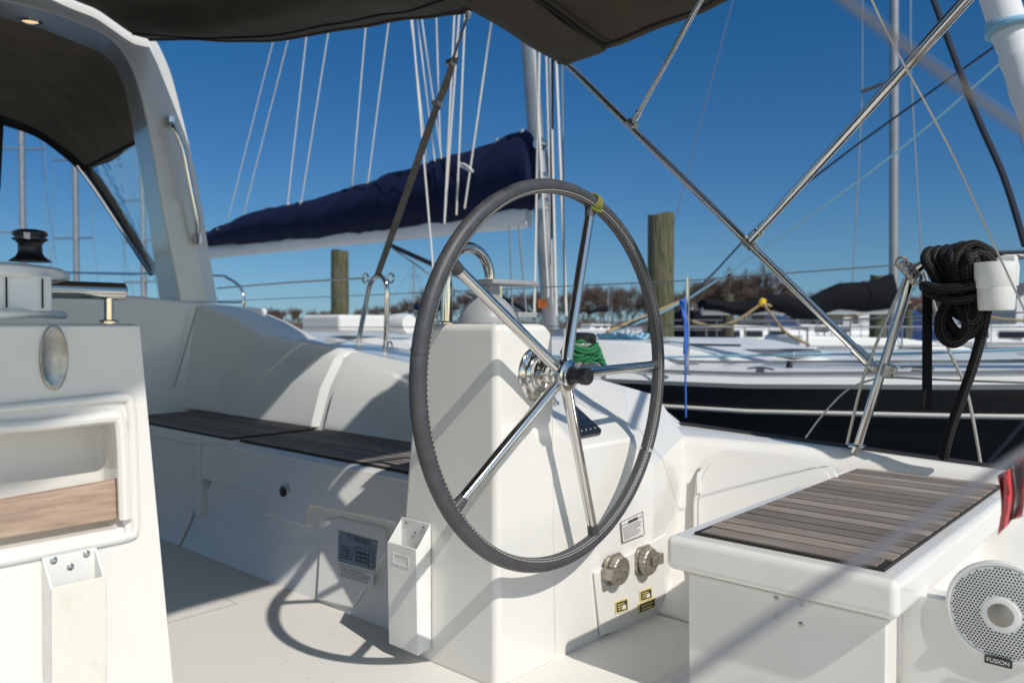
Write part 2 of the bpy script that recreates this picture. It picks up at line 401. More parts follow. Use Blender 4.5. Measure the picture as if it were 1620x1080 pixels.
# hatch on that wall
def wallprism(name, pix, lift, th, m, parent, bevel):
    bm = NB(); n = V(0,-.687,.727)
    P = []
    for a, b in pix:
        r = ray(a, b); s = .45/.43; y0 = 2.38
        d = (y0+s)/(r.y-s*r.z); P.append(O+r*d+n*lift)
    prism(bm, P, n*th); return obj(name, bm, m, parent, bevel=bevel)
hp = [(1098,930),(1098,800),(1103,756),(1118,728),(1150,714),(1230,722),(1300,734),(1322,745),(1329,760),(1320,930)]
wallprism('locker_frame', hp, -.012, .028, 'gelcoat', boat, .009)
hp2 = [(1107,930),(1107,802),(1112,762),(1126,737),(1152,724),(1230,731),(1292,742),(1311,752),(1317,765),(1308,930)]
wallprism('locker_door', hp2, .012, .010, 'gelcoat', boat, .005)
wallprism('hinge', [(1106,753),(1112,752),(1112,785),(1106,787)], .018, .007, 'plastic_white', boat, .001)
# --- starboard side of the cockpit, the mirror of the port one, and the transom
YC = .35
mY = lambda p: V(p.x, 2*YC-p.y, p.z)
for x0, x1 in ((-3.50,-1.62),(-4.9,-3.53)):
    bm = NB(); prism(bm, [mY(V(x0,by(0)+.02,-.02)), mY(V(x0,by(.3)+.02,.3)), mY(V(x0,1.86,.449)), mY(V(x0,2.7,.449)), mY(V(x0,2.7,-.02))], (x1-x0,0,0)); obj('bench_base', bm, 'gelcoat', boat, bevel=.012)
teak('teak_decking', -4.79,-3.53,2*YC-2.385,2*YC-1.915,.453,11,boat,'teak_bench'); teak('teak_decking', -3.43,-1.80,2*YC-2.385,2*YC-1.905,.453,11,boat,'teak_bench')
bm = NB(); rings = []
for x in (-6,-4.8,-3.8,-3.06,-2.29,-2.0,-1.79,-.5,1.0,2.2):
    t = zt(x); rings.append([mY(V(x,2.40,-.02)),mY(V(x,2.41,.47)),mY(V(x,2.47,.47+(t-.47)*.5)),mY(V(x,2.58,t-.01)),mY(V(x,2.66,t)),mY(V(x,3.12,t-.012)),mY(V(x,3.2,t-.03)),mY(V(x,3.15,-.62)),mY(V(x,2.3,-.62))])
loft(bm, rings); obj('coaming', bm, 'gelcoat', boat, bevel=.01)
bm = NB(); box(bm, (2.2,-2.45,-.62),(2.32,3.15,.45)); obj('transom', bm, 'gelcoat', boat, bevel=.02)
bm = NB(); box(bm, (1.5,-1.6,-.01),(2.19,2.3,.42)); obj('stern_seat', bm, 'gelcoat', boat, bevel=.02)
# --- cabin bulkhead with door seam, arch shoulder
bm = NB()
prism(bm, [V(-4.80,2.58,-.02),V(-4.80,1.95,-.02),V(-4.80,1.2,-.02),V(-4.80,1.0,1.19),V(-4.84,1.75,1.17),V(-4.86,2.05,1.165),V(-4.86,2.62,1.12),V(-4.82,2.9,1.10)], (-.5,0,0))
obj('bulkhead', bm, 'gelcoat', boat, bevel=.02)
# shoulder sloping from the arch foot down to the backrest
bm = NB()
loft(bm, [[V(-4.86,2.30,.47),V(-4.86,2.40,1.12),V(-4.86,2.62,1.12),V(-4.86,2.95,1.06),V(-4.86,2.95,.4)],
          [V(-4.62,2.36,.46),V(-4.62,2.51,1.04),V(-4.62,2.66,1.06),V(-4.62,2.95,1.0),V(-4.62,2.95,.4)],
          [V(-4.25,2.39,.455),V(-4.25,2.55,.90),V(-4.25,2.66,.91),V(-4.25,2.95,.89),V(-4.25,2.95,.4)]])
obj('shoulder', bm, 'gelcoat', boat, bevel=.02)
bm = NB(); tube(bm, [aX(312,486,-4.795)+V(.0,0,0), aX(276,612,-4.795)], .004, 6)
obj('seam', bm, 'sealant', boat)
# --- arch
innerF = [(-40,17),(0,28),(60,45),(117,67),(167,90),(192,127),(205,180),(213,227),(225,290),(235,353),(252,476)]
innerA = [(-40,-4),(0,2),(60,15),(120,35),(172,60),(203,98),(222,150),(238,220),(250,290),(262,360),(286,478)]
crease = [(-60,-90),(0,-75),(50,-50),(105,-25),(180,8),(225,52),(246,95),(266,190),(285,270),(305,350),(326,478)]
outer  = [(-60,-100),(0,-88),(60,-70),(120,-42),(196,12),(238,50),(268,108),(290,187),(313,287),(327,370),(345,480)]
XA, XF = -4.90, -5.28
pA = [aX(a,b,XA) for a,b in innerA]; pF = [aX(a,b,XF) for a,b in innerF]; pC = [aX(a,b,XA) for a,b in crease]; pO = [aX(a,b,XA-.07) for a,b in outer]
rings = []
for a, f, c, o_ in zip(spline(pA,8), spline(pF,8), spline(pC,8), spline(pO,8)):
    b = o_.copy(); b.x = XF+.07; g = c.copy(); g.x = XF
    rings.append([a, c, o_, b, g, f])
rings = rings[::-1]
# top continues across, mirrored about the centreline
top = rings[-1]
mir = []
for rg in rings[::-1]:
    mir.append([V(p.x, 2*YC-p.y, p.z) for p in rg])
bm = NB(); loft(bm, rings+mir)
obj('arch', bm, 'gelcoat_arch', boat, bevel=.012, ang=30)
# courtesy lamp in the arch soffit
lp = aX(48,33,-5.16); lp2 = aX(50,33,-5.0)
sof = (pA[1]+pF[2])*.5
n_ = (pA[2]-pA[1]).cross(pF[2]-pA[1]).normalized()
if n_.z > 0: n_ = -n_
r = ray(48,33); d = (pA[1]-O).dot(n_)/r.dot(n_); lp = O+r*d
lampt = thing('dome_light', 'small lit round lamp set in the underside of the white arch', 'light', loc=lp)
bm = NB(); lathe(bm, [(.062,-.004),(.062,.004),(.054,.010),(.044,.010),(.042,.004)], lp, n_, 28); obj('bezel', bm, 'steel', lampt)
bm = NB(); lathe(bm, [(.041,.0),(.041,.0055),(.02,.009),(.001,.010)], lp, n_, 24); obj('lens', bm, 'lamp_glow', lampt); child_fix(lampt)
# grab handle on the arch
ghp = [(272,196,-4.86),(276,204,-4.83),(290,240,-4.82),(300,290,-4.82),(309,335,-4.82),(313,365,-4.83),(313,385,-4.86)]
g = thing('grab_handle', 'slim curved stainless handle screwed to the outer side of the white arch', 'handle', loc=aX(313,385,-4.86))
bm = NB(); tube(bm, spline([aX(*p) for p in ghp], 6), .016, 12); obj('rail', bm, 'steel', g)
for a, b in ((270,192),(313,378)):
    bm = NB(); p = aX(a,b,-4.875); box(bm, p-V(.015,.022,.035), p+V(.015,.022,.035)); obj('foot_plate', bm, 'steel', g, bevel=.006)
child_fix(g)
child_fix(boat)

# ================================================================ DODGER
dg_ = thing('dodger', 'dark grey canvas spray hood with clear panels under the white arch', 'spray hood', loc=(-6,1.5,1.1))
XB = -6.7
hoopP = [(-60,168),(0,187),(60,208),(105,240),(135,268),(165,305),(195,352),(222,398),(245,432)]
hoop = spline([aX(a,b,XB) for a,b in hoopP], 5)
def resamp(L_, n):
    out = []
    for i in range(n+1):
        t = i/n*(len(L_)-1); k = min(int(t), len(L_)-2); out.append(L_[k].lerp(L_[k+1], t-k))
    return out
# canopy: arch -> hoop, its lower hem ends above the clear side panel
A_ = resamp(spline([aX(a,b,XF-.02) for a,b in ((-60,5),(0,20),(60,36),(117,58),(167,82),(196,127),(210,180),(218,226))], 5), 24)
B_ = resamp(spline([aX(a,b,XB) for a,b in ((-60,168),(-20,180),(20,192),(60,208),(90,228),(112,245),(128,258),(138,266))], 5), 24)
bm = NB()
def canopy(u, v):
    k = u*24; i = min(int(k), 23); p = A_[i].lerp(A_[i+1], k-i).lerp(B_[i].lerp(B_[i+1], k-i), v)
    return p + V(0,0,-.03*math.sin(math.pi*v)+.012*noise.noise(p*2.5))
grid(bm, canopy, 40, 20); solid(obj('canopy', bm, 'canvas_hood', dg_), .004)
# starboard half and crown of the hood, so that it is whole
bm = NB()
C_ = [V(p.x, 2*YC-p.y, p.z) for p in A_]; D_ = [V(p.x, 2*YC-p.y, p.z) for p in B_]
def canopy2(u, v):
    k = u*24; i = min(int(k), 23); return C_[i].lerp(C_[i+1], k-i).lerp(D_[i].lerp(D_[i+1], k-i), v)
grid(bm, canopy2, 24, 10)
grid(bm, lambda u, v: A_[0].lerp(C_[0], u).lerp(B_[0].lerp(D_[0], u), v)+V(0,0,.05*math.sin(math.pi*u)), 16, 8)
solid(obj('canopy', bm, 'canvas_hood', dg_), .004)
bm = NB(); e1 = [A_[-1]+V(0,-.01,-.0), B_[-1]+V(0,-.01,0)]
tube(bm, [e1[0].lerp(e1[1], i/8) for i in range(9)], .028, 8, flat=.3); obj('hem', bm, 'canvas_dark', dg_)
# side window
sa = aX(216,228,XF-.02); sb = aX(236,353,XF-.02); sb2 = aX(252,480,XF-.02); sc = aX(245,440,XB+.02); sd_ = aX(138,262,XB+.02)
bm = NB()
hs = [aX(a,b,XB+.02) for a,b in ((138,262),(165,303),(195,350),(222,396),(248,437))]
as_ = [aX(a,b,XF-.02) for a,b in ((216,228),(226,290),(236,353),(245,415),(254,478))]
loft(bm, [resamp(hs,12), resamp(as_,12)], closed=False, caps=False)
obj('side_window', bm, 'clear_vinyl', dg_)
# hoop: black padded frame with a steel edge
hp_ = [p.copy() for p in hoop]
full = hp_ + []
mirh = [V(p.x, 2*YC-p.y, p.z) for p in hp_][::-1]
bm = NB(); tube(bm, mirh+full, .055, 10, flat=.8); obj('frame_sleeve', bm, 'canvas_dark', dg_)
bm = NB(); sub = [aX(a,b,XB+.1) for a,b in ((122,262),(150,300),(180,345),(208,388),(238,432))]
tube(bm, spline(sub,5), .014, 8); obj('frame_tube', bm, 'steel', dg_)
# forward window (clear)
bm = NB()
for s in (1, -1):
    q = [p if s > 0 else V(p.x, 2*YC-p.y, p.z) for p in resamp(hoop, 16)]
    lo = [V(-7.6, p.y if True else 0, 1.02) for p in q]
    loft(bm, [q, lo], closed=False, caps=False)
loft(bm, [[hoop[0], V(hoop[0].x, 2*YC-hoop[0].y, hoop[0].z)], [V(-7.6,hoop[0].y,1.02), V(-7.6,2*YC-hoop[0].y,1.02)]], closed=False, caps=False)
obj('front_window', bm, 'clear_vinyl', dg_)
# vertical seam band at far left of the window
bm = NB(); tube(bm, [aX(1,196,XB+.02), aX(-4,300,XB-.1)], .02, 8); obj('zip', bm, 'canvas_dark', dg_)
child_fix(dg_)

# ================================================================ BIMINI
bi = thing('bimini', 'taupe canvas awning stretched overhead on stainless tubes', 'awning', loc=(-1.2,.35,2.3))
XB0 = -2.45
frontbar = [aX(890,100,XB0), aX(848,78,XB0), aX(800,46,XB0), aX(752,18,XB0), V(XB0,2.05,2.42), V(XB0,1.4,2.48), V(XB0,YC,2.5)]
fb = spline(frontbar, 6); fbm = [V(p.x, 2*YC-p.y, p.z) for p in fb][::-1]; FB = fb+fbm[1:]
YAFT = [(-2.6,-.6),(-1,.3),(.1,.25),(.5,.12),(.7,-.08),(1.28,-.1),(1.36,-.35),(1.5,-.42),(2.1,-.5),(2.5,-.75),(3.2,-1.2)]
FBr = resamp(FB, 60)
def roof(u, v):
    k = u*60; i = min(int(k), 59); p = FBr[i].lerp(FBr[i+1], k-i)
    xa = pw(p.y, YAFT); x = lerp(XB0, xa, v)
    z = p.z + .08*v*(1 if p.y < 2.2 else 1) + (.035*(x-XB0))
    edge = min(1, (3.06-p.y)/.12)
    w = .010*noise.noise(V(x*5, p.y*2, 0)) + .012*math.sin((x-XB0)*5+p.y*2.2)*min(1,(3.05-p.y)*1.2)
    return V(x, p.y, z + w - .02*math.sin(math.pi*min(1,v*1.0)))
bm = NB(); grid(bm, roof, 220, 60)
WIN = lambda c: -2.12 < c.x < -1.30 and 1.98 < c.y < 2.52
bmesh.ops.delete(bm, geom=[f for f in bm.faces if WIN(f.calc_center_median())], context='FACES'); solid(obj('canopy', bm, 'canvas', bi), .004)
bm = NB(); n_ = 12   # clear sail-viewing window let into the canvas
def roofz(x, y):
    k = min(range(61), key=lambda i: abs(FBr[i].y-y)); return roof(k/60, (x-XB0)/(pw(y,YAFT)-XB0)).z
grid(bm, lambda u, v: V(lerp(-2.16,-1.26,u), lerp(1.94,2.56,v), roofz(lerp(-2.16,-1.26,u), lerp(1.94,2.56,v))-.006), 12, 8); obj('window', bm, 'clear_vinyl', bi)
bm = NB(); tube(bm, [V(x,y,roofz(x,y)-.008) for x, y in ((-2.13,1.97),(-1.29,1.97),(-1.29,2.53),(-2.13,2.53))], .012, 6, closed=True, flat=.4); obj('window_binding', bm, 'canvas', bi)
bm = NB()   # front pocket flap with its zip, folded under the bar
def flap(u, v):
    k = u*26; i = min(int(k), 59); p = FBr[i].lerp(FBr[i+1], k-i)
    return V(p.x+.02+.26*v, p.y-.03*v, p.z-.012-.01*v+.02*v*v+.008*noise.noise(V(p.y*6,v*2,1)))
grid(bm, flap, 40, 8); solid(obj('pocket_flap', bm, 'canvas', bi), .006)
for dx, rr in ((.285,.010),(.33,.005)):
    bm = NB(); pts = []
    for i in range(1, 26):
        p = FBr[i]; pts.append(V(p.x+dx, p.y-.03, roof(i/60, dx/(pw(p.y,YAFT)-XB0)).z-.012))
    tube(bm, pts, rr, 6, flat=.5); obj('zip', bm, 'canvas_dark', bi)
bm = NB()   # hem along the port edge
pts = [roof(0, i/20)+V(0,-.03,-.006) for i in range(21)]; tube(bm, pts, .02, 6, flat=.35); obj('hem', bm, 'canvas', bi)
bm = NB(); pts = [roof(.03, i/20)+V(0,0,-.006) for i in range(21)]; tube(bm, pts, .004, 5); obj('seam', bm, 'canvas_dark', bi)
bm = NB(); prism(bm, [roof(.02,.12)+V(0,0,-.02), roof(.035,.11)+V(0,0,-.02), roof(.05,.19)+V(0,0,-.02), roof(.04,.205)+V(0,0,-.02)], (0,0,.004)); obj('window_tab', bm, 'plastic_white', bi)
# front bar tube itself
bm = NB(); tube(bm, [p+V(.0,0,.012) for p in FBr], .016, 10); obj('front_bow', bm, 'canvas', bi)
# connector piece between the arch and the front bar, its port edge sagging
edge = []
for i, (a, b) in enumerate(((236,60),(300,63),(360,65),(430,62),(500,55),(570,45),(640,33),(700,22),(742,14))):
    x = lerp(-4.86, XB0, [0,.11,.22,.35,.48,.62,.76,.9,1][i]); edge.append(aX(a, b, x))
edge = spline(edge, 5); E_ = resamp(edge, 40)
pCs = spline(pC, 8)
def archz(y):
    yy = y if y > YC else 2*YC-y
    tab = sorted((p.y, p.z) for p in pCs if p.z > 2.2)
    return pw(yy, tab)
def conn(u, v):
    k = v*40; i = min(int(k), 39); e = E_[i].lerp(E_[i+1], k-i)
    yb = 2*YC-e.y; y = lerp(e.y, yb, u)
    za_ = archz(y); s = math.sin(math.pi*u); zf = lerp(e.z, max(2.50, e.z+.03), min(1, s*1.6)); zf0 = lerp(e.z, max(e.z+.0, za_-.085), min(1, u*12, (1-u)*12))
    z = lerp(zf0, zf, v) if v > 0 else zf0
    fold = .022*math.sin(u*46+v*5+1.5*math.sin(v*6))*math.exp(-u*9)*math.sin(math.pi*v)**.5
    return V(e.x, y, z + fold + .012*noise.noise(V(e.x*3, y*3, 2)))
bm = NB(); grid(bm, conn, 90, 60); solid(obj('canopy', bm, 'canvas', bi), .004)
bm = NB(); pts = [conn(.028, i/40)+V(0,0,-.008) for i in range(41)]; tube(bm, pts, .005, 5); obj('seam', bm, 'canvas_dark', bi)
bm = NB(); pts = [conn(.0, i/40)+V(0,.0,-.004) for i in range(41)]; tube(bm, pts, .012, 6); obj('hem', bm, 'canvas', bi)
# tubes
def pole(name, a, b, r, parent, m='steel', ends=True):
    bm = NB(); tube(bm, [a, b], r, 16); o = obj(name, bm, m, parent); return o
YP = 3.12
foot = aY(1385,583,YP); corner = aY(893,97,YP)
bow = pole('bow_tube', foot, corner, .0165, bi)
joint1 = foot.lerp(corner, .405)    # at (1185,380)
j1 = aY(1184,384,YP); j2 = aY(1000,197,YP)
upper = O+ray(1532,-4)*2.02
upper2 = j1.lerp(upper, 1.25)
pole('aft_bow_tube', j1.lerp(upper,.03), upper2, .0165, bi)
mup = V(upper2.x, 2*YC-upper2.y, upper2.z)
T('aft_bow_tube', [upper2, V(-.56,1.75,2.36), V(-.45,1.2,2.46), V(-.35,YC,2.52), V(-.45,2*YC-1.2,2.46), V(-.56,2*YC-1.75,2.36), mup], .0165, 'steel', bi)
j3 = aY(1112,-6,2.72); pole('strut', j2.lerp(j3,.03), j3, .0115, bi)
def collar(name, p, d, r, h, parent, m='steel_dull'):
    bm = NB(); lathe(bm, [(r*.8,-h/2),(r,-h/2+.003),(r,h/2-.003),(r*.8,h/2)], p, d, 20); return obj(name, bm, m, parent)
dirm = (corner-foot).normalized()
collar('slider', j1, dirm, .0225, .055, bi); collar('slider', j2, dirm, .0215, .05, bi)
d2 = (upper-j1).normalized(); collar('end_cap', j1+d2*.075, d2, .021, .075, bi, 'steel'); pole('eye', j1, j1+d2*.05, .010, bi, 'steel')
d3 = (j3-j2).normalized(); collar('end_cap', j2+d3*.07, d3, .016, .05, bi, 'steel'); pole('eye', j2, j2+d3*.06, .008, bi, 'steel')
collar('end_cap', foot+dirm*.07, dirm, .021, .08, bi, 'steel')
bm = NB(); box(bm, foot-V(.03,.008,.014), foot+V(.03,.008,.014)); obj('foot_hinge', bm, 'steel_dull', bi, bevel=.005)
# starboard tubes (mirror) so that the frame stands on both sides
mf = V(foot.x, 2*YC-foot.y, foot.z); mc = V(corner.x, 2*YC-corner.y, corner.z); pole('bow_tube', mf, mc, .0165, bi)
child_fix(bi)
# strap
st = thing('strap', 'grey webbing strap with a buckle running from the awning corner down to the gate stanchion', 'strap', loc=aD(598,438,4.75))
sA = aX(741,18,XB0)+V(0,0,-.01); sB = aY(597,436,3.03)
bm = NB(); n = 30; side = (_rt*.8+V(0,0,.2)).normalized()
def ribbon(bm, pts, w, th, sidev):
    rings = []
    for i, p in enumerate(pts):
        ww = w(i/(len(pts)-1)) if callable(w) else w
        s = Vector(sidev).normalized()*ww; t = (pts[min(i+1,len(pts)-1)]-pts[max(i-1,0)]).normalized(); q = t.cross(s).normalized()*th
        rings.append([p-s-q, p+s-q, p+s+q, p-s+q])
    loft(bm, rings)
ribbon(bm, [sA.lerp(sB, i/n)+V(0,.0,-.03*math.sin(math.pi*i/n)*.3) for i in range(n+1)], lambda t: .006+.016*min(1,max(0,(t-.1)*4)), .0015, side)
obj('webbing', bm, 'webbing', st)
bm = NB(); p0 = sA.lerp(sB,.13); p1 = sA.lerp(sB,.30)
ribbon(bm, [p0.lerp(p1,i/6)+side*.016+V(0,0,.01*math.sin(i*1.5)) for i in range(7)], .012, .002, side); obj('tail', bm, 'webbing', st)
for t in (.14,.27):
    bm = NB(); p = sA.lerp(sB,t); box(bm, p-V(.02,.02,.012), p+V(.02,.02,.012)); obj('buckle', bm, 'steel_dull', st, bevel=.004)
bm = NB(); lathe(bm, [(.01,-.02),(.014,0),(.01,.02)], sA, (sB-sA), 12); obj('hook', bm, 'steel', st)
child_fix(st)

# ================================================================ HELM PEDESTAL
XP = -1.475; YS = 1.575
ped = thing('helm_pedestal', 'tall white faceted steering pedestal behind the wheel', 'steering pedestal', loc=(-1.6,1.8,0))
def px_(a, b): return aX(a, b, XP)
# column: starboard face leans forward
bm = NB()
tl = V(XP,YS,.995); bl = V(XP,YS,-.01)
topz = 1.0
FBx_t, FBx_b = -1.795, -1.925      # forward end of the starboard face at top and sole
tr = px_(866,509); tr2 = px_(878,524); t3 = px_(876,590); t4 = px_(880,690)
col = [V(XP,YS,-.01), V(XP,YS,topz), V(XP,tr.y,topz), V(XP,tr2.y,topz-.03), V(XP,tr2.y+.02,-.01)]
bk_ = [V(FBx_b,YS,-.01), V(FBx_t,YS,topz), V(FBx_t,tr.y,topz), V(FBx_t,tr2.y+.02,topz-.03), V(FBx_b,tr2.y+.02,-.01)]
loft(bm, [col, bk_])
obj('column', bm, 'gelcoat', ped, bevel=.022, ang=25)
# wing: lower body reaching to the quarter, with slanted upper facets
bm = NB()
rz = -1.80
w0 = px_(862,640); w1 = px_(916,709); w2 = px_(1000,694); w3 = px_(1040,715)
c1 = V(XP,YS+.12,-.01)
r0 = aX(876,590,-1.66); r1 = aX(913,600,rz); r2 = aX(949,599,rz-.02); r3 = aX(986,610,rz+.0); r4 = aX(1040,625,-1.74)
P = {}
def vv(k, p): P[k] = bm.verts.new(p)
yR = 2.40
vv('a', V(XP-.004,YS+.12,-.01)); vv('b', V(XP-.004,w0.y,w0.z)); vv('c', V(XP-.004,w1.y,w1.z)); vv('d', V(XP-.004,w2.y,w2.z)); vv('e', V(XP-.004,2.385,.50)); vv('f', V(XP-.004,2.36,-.01))
vv('g', V(-1.68,w0.y-.02,w0.z+.12)); vv('h', r1); vv('i', r2); vv('j', r3); vv('k', r4)
vv('l', V(-1.66,2.90,.54)); vv('m', V(-1.60,2.90,-.01)); vv('n', V(-2.2,2.98,.66)); vv('o', V(-2.2,2.98,-.01)); vv('p', V(-2.0,YS+.12,-.01)); vv('q', V(-2.0,w0.y-.02,w0.z+.05)); vv('r', V(-2.2,r1.y+.2,r1.z-.1))
for f in ('fabcde','bghc','chid','dijke'[:0] or 'dij','djke','ekl','elmf','gqrh','hrni','injk'[:0] or 'inkj','knl','lnom','nrqpo','apqgb'):
    try: bm.faces.new([P[c] for c in f])
    except Exception as e: print('face', f, e)
obj('wing', bm, 'gelcoat', ped, bevel=.010, ang=12)
# socket boss panel
bm = NB(); prism(bm, [V(XP-.004,*list(px_(a,b))[1:]) for a,b in ((938,905),(1052,842),(1058,900),(1066,935),(1050,977),(948,1005))], (.012,0,0))
obj('socket_panel', bm, 'gelcoat', ped, bevel=.006)
# display
bm = NB()
fa = P if False else None
n1 = (w2-w1).cross(r1-w1).normalized()
if n1.x < 0: n1 = -n1
def onplane(px, py, p0, n, lift=0):
    r = ray(px, py); return O+r*((p0-O).dot(n)/r.dot(n))+n*lift
scr = [onplane(a,b,w1,n1,.001) for a,b in ((893,632),(903,639),(950,683),(949,688),(912,695),(896,690))]
prism(bm, scr, n1*.010)
dsp = obj('display', bm, 'black_plastic', ped, bevel=.003)
bm = NB(); prism(bm, [onplane(a,b,w1,n1,.0115) for a,b in ((896,637),(903,643),(941,676),(911,680),(898,680))], n1*.0012); obj('screen', bm, 'screen', dsp)
bm = NB()
for a, b in ((918,686),(925,684.5),(932,683),(939,681)): 
    p = onplane(a,b,w1,n1,.0112); lathe(bm, [(.0022,0),(.0022,.0012)], p, n1, 10)
obj('button', bm, 'plastic_white', dsp)
# shaft housing: stepped stainless boss
HC = V(XP, 1.742, .857)
bm = NB(); lathe(bm, [(.080,-.004),(.080,.004),(.076,.009),(.060,.013),(.058,.018),(.052,.022),(.051,.034),(.042,.036),(.040,.045),(.028,.047),(.027,.07)], HC, (1,0,0), 48)
boss = obj('wheel_boss', bm, 'steel', ped, ang=50)
bm = NB()
for k in range(4):
    a = R(45+90*k); screw(bm, HC+V(.010,math.cos(a)*.068,math.sin(a)*.068), (1,0,0), .006)
obj('screw', bm, 'steel_dull', boss)
bm = NB(); lathe(bm, [(.005,0),(.005,.03),(.009,.032),(.009,.042),(.002,.045)], HC+V(.03,.03,-.052), (.4,.2,-1), 12); obj('brake_knob', bm, 'steel', ped)
# two capped sockets
def socket(cx, cy, flip):
    c = px_(cx, cy)+V(.008,0,0)
    s = bpy.data.objects.new('power_socket', None)
    bm = NB(); pl = []
    # scalloped flange plate
    w, h = .052, .052
    for k in range(40):
        a = 2*math.pi*k/40; q = 1/max(abs(math.cos(a)), abs(math.sin(a)))
        q = min(q, 1.18); rr = .048*q*(1+.03*math.cos(a*12))
        pl.append(c+V(0, math.cos(a)*rr, math.sin(a)*rr))
    prism(bm, pl, (.010,0,0)); base = obj('power_socket', bm, 'socket_metal', ped, bevel=.002)
    bm = NB(); rings = []
    for x, sc_ in ((.010,.9),(.014,1),(.034,1),(.038,.93)):
        rings.append([c+V(x, math.cos(2*math.pi*k/72)*.044*sc_*(1+(.035 if (k//2)%2 else -.0)), math.sin(2*math.pi*k/72)*.044*sc_*(1+(.035 if (k//2)%2 else 0))) for k in range(72)])
    loft(bm, rings); obj('cap', bm, 'socket_metal', base, smooth=False)
    bm = NB(); s_ = -1 if flip else 1
    y0, y1 = (c.y-s_*.004, c.y+s_*.062)
    if flip: prism(bm, [V(c.x+.040,c.y+.012,c.z+.012),V(c.x+.040,c.y-.062,c.z+.020),V(c.x+.040,c.y-.062,c.z-.020),V(c.x+.040,c.y+.012,c.z-.018)], (.006,0,0)); box(bm, (c.x+.004,c.y-.066,c.z-.018),(c.x+.044,c.y-.056,c.z+.018))
    else: prism(bm, [V(c.x+.040,c.y-.006,c.z+.017),V(c.x+.040,c.y+.060,c.z+.020),V(c.x+.040,c.y+.060,c.z-.017),V(c.x+.040,c.y-.006,c.z-.012)], (.008,0,0)); box(bm, (c.x+.004,c.y+.054,c.z-.018),(c.x+.044,c.y+.064,c.z+.018))
    obj('latch', bm, 'socket_metal', base, bevel=.002)
    bm = NB(); screw(bm, V(c.x+.047, c.y+(.0 if flip else .016), c.z+.003), (1,0,0), .006); obj('screw', bm, 'steel_dull', base)
socket(966,898,True); socket(1013,884,False)
# stickers
def decal(name, pix, m, parent, lift=.010, th=.001):
    bm = NB(); prism(bm, [px_(a,b)+V(lift,0,0) for a,b in pix], (th,0,0)); return obj(name, bm, m, parent, smooth=False)
def dashes(bm, a, b, c, rows, seed, lift, fn, th=.0006, fill=.55, wmin=.03, wmax=.10, x0=.06, x1=.94, ytop=.1, ybot=.92):
    """rows of tiny printed strokes in the quad a(top-left) b(top-right) c(bottom-left), given in pixels"""
    rnd = random.Random(seed)
    for k in range(rows):
        v = lerp(ytop, ybot, (k+.5)/rows); hh = (ybot-ytop)/rows*fill/2; u = x0+rnd.random()*.03
        end = x1-rnd.random()*.25
        while u < end:
            w = rnd.uniform(wmin, wmax)
            q = []
            for uu, vv_ in ((u,v-hh),(min(u+w,end),v-hh),(min(u+w,end),v+hh),(u,v+hh)):
                q.append(fn(a[0]+(b[0]-a[0])*uu+(c[0]-a[0])*vv_, a[1]+(b[1]-a[1])*uu+(c[1]-a[1])*vv_, lift))
            bm.faces.new([bm.verts.new(p) for p in q])
            u += w+rnd.uniform(.012,.025)
fx = lambda a, b, l: px_(a, b)+V(l,0,0)
d_ = decal('instruction_label', ((981,825),(1016,808),(1019,845),(984,858)), 'label_white', ped, .001)
bm = NB(); dashes(bm, (981,833),(1016,816),(984,858), 8, 3, .0026, fx, fill=.4); 
for a,b,c,d in (((981,825),(1016,808),(1016,809),(981,826)),((981,832),(1016,815),(1016,816),(981,833)),((984,857.2),(1019,844.2),(1019,845),(984,858)),((981,825),(981.8,825),(984.8,858),(984,858)),((1015.2,808.5),(1016,808),(1019,845),(1018.2,845.3))):
    bm.faces.new([bm.verts.new(fx(*q,.0026)) for q in (a,b,c,d)])
dashes(bm, (990,824),(1014,812.5),(990,832), 1, 5, .0026, fx, fill=.8, ytop=0, ybot=.8, x0=0.1, wmin=.08, wmax=.12)
obj('print', bm, 'ink', d_, smooth=False)
for nm, q in (('hazard_label',((969,951),(989,944),(990,963),(970,969))), ('hazard_label',((1008,934),(1027,927),(1028,944),(1009,950))), ('notice_label',((1005,954),(1033,943),(1034,957),(1006,970)))):
    e_ = decal(nm, q, 'label_yellow', ped, .0095)
    cx = sum(a for a,b in q)/4; cy = sum(b for a,b in q)/4
    bm = NB(); bm.faces.new([bm.verts.new(fx(cx+(a-cx)*.84, cy+(b-cy)*.80, .0113)) for a,b in q]); obj('field', bm, 'label_black', e_, smooth=False)
    bm = NB(); 
    qa = [(cx+(a-cx)*.8, cy+(b-cy)*.75) for a,b in q]
    dashes(bm, qa[0], qa[1], qa[3], 2 if nm == 'notice_label' else 3, int(cx), .0119, fx, fill=.5, wmin=.06, wmax=.14)
    obj('print', bm, 'label_yellow', e_, smooth=False)
    if nm == 'hazard_label':
        bm = NB(); w_ = [(.52,.45),(.85,.45),(.85,.95),(.52,.95)]
        bm.faces.new([bm.verts.new(fx(qa[0][0]+(qa[1][0]-qa[0][0])*u+(qa[3][0]-qa[0][0])*v_, qa[0][1]+(qa[1][1]-qa[0][1])*u+(qa[3][1]-qa[0][1])*v_, .0123)) for u,v_ in w_]); obj('symbol', bm, 'label_white', e_, smooth=False)
child_fix(ped)
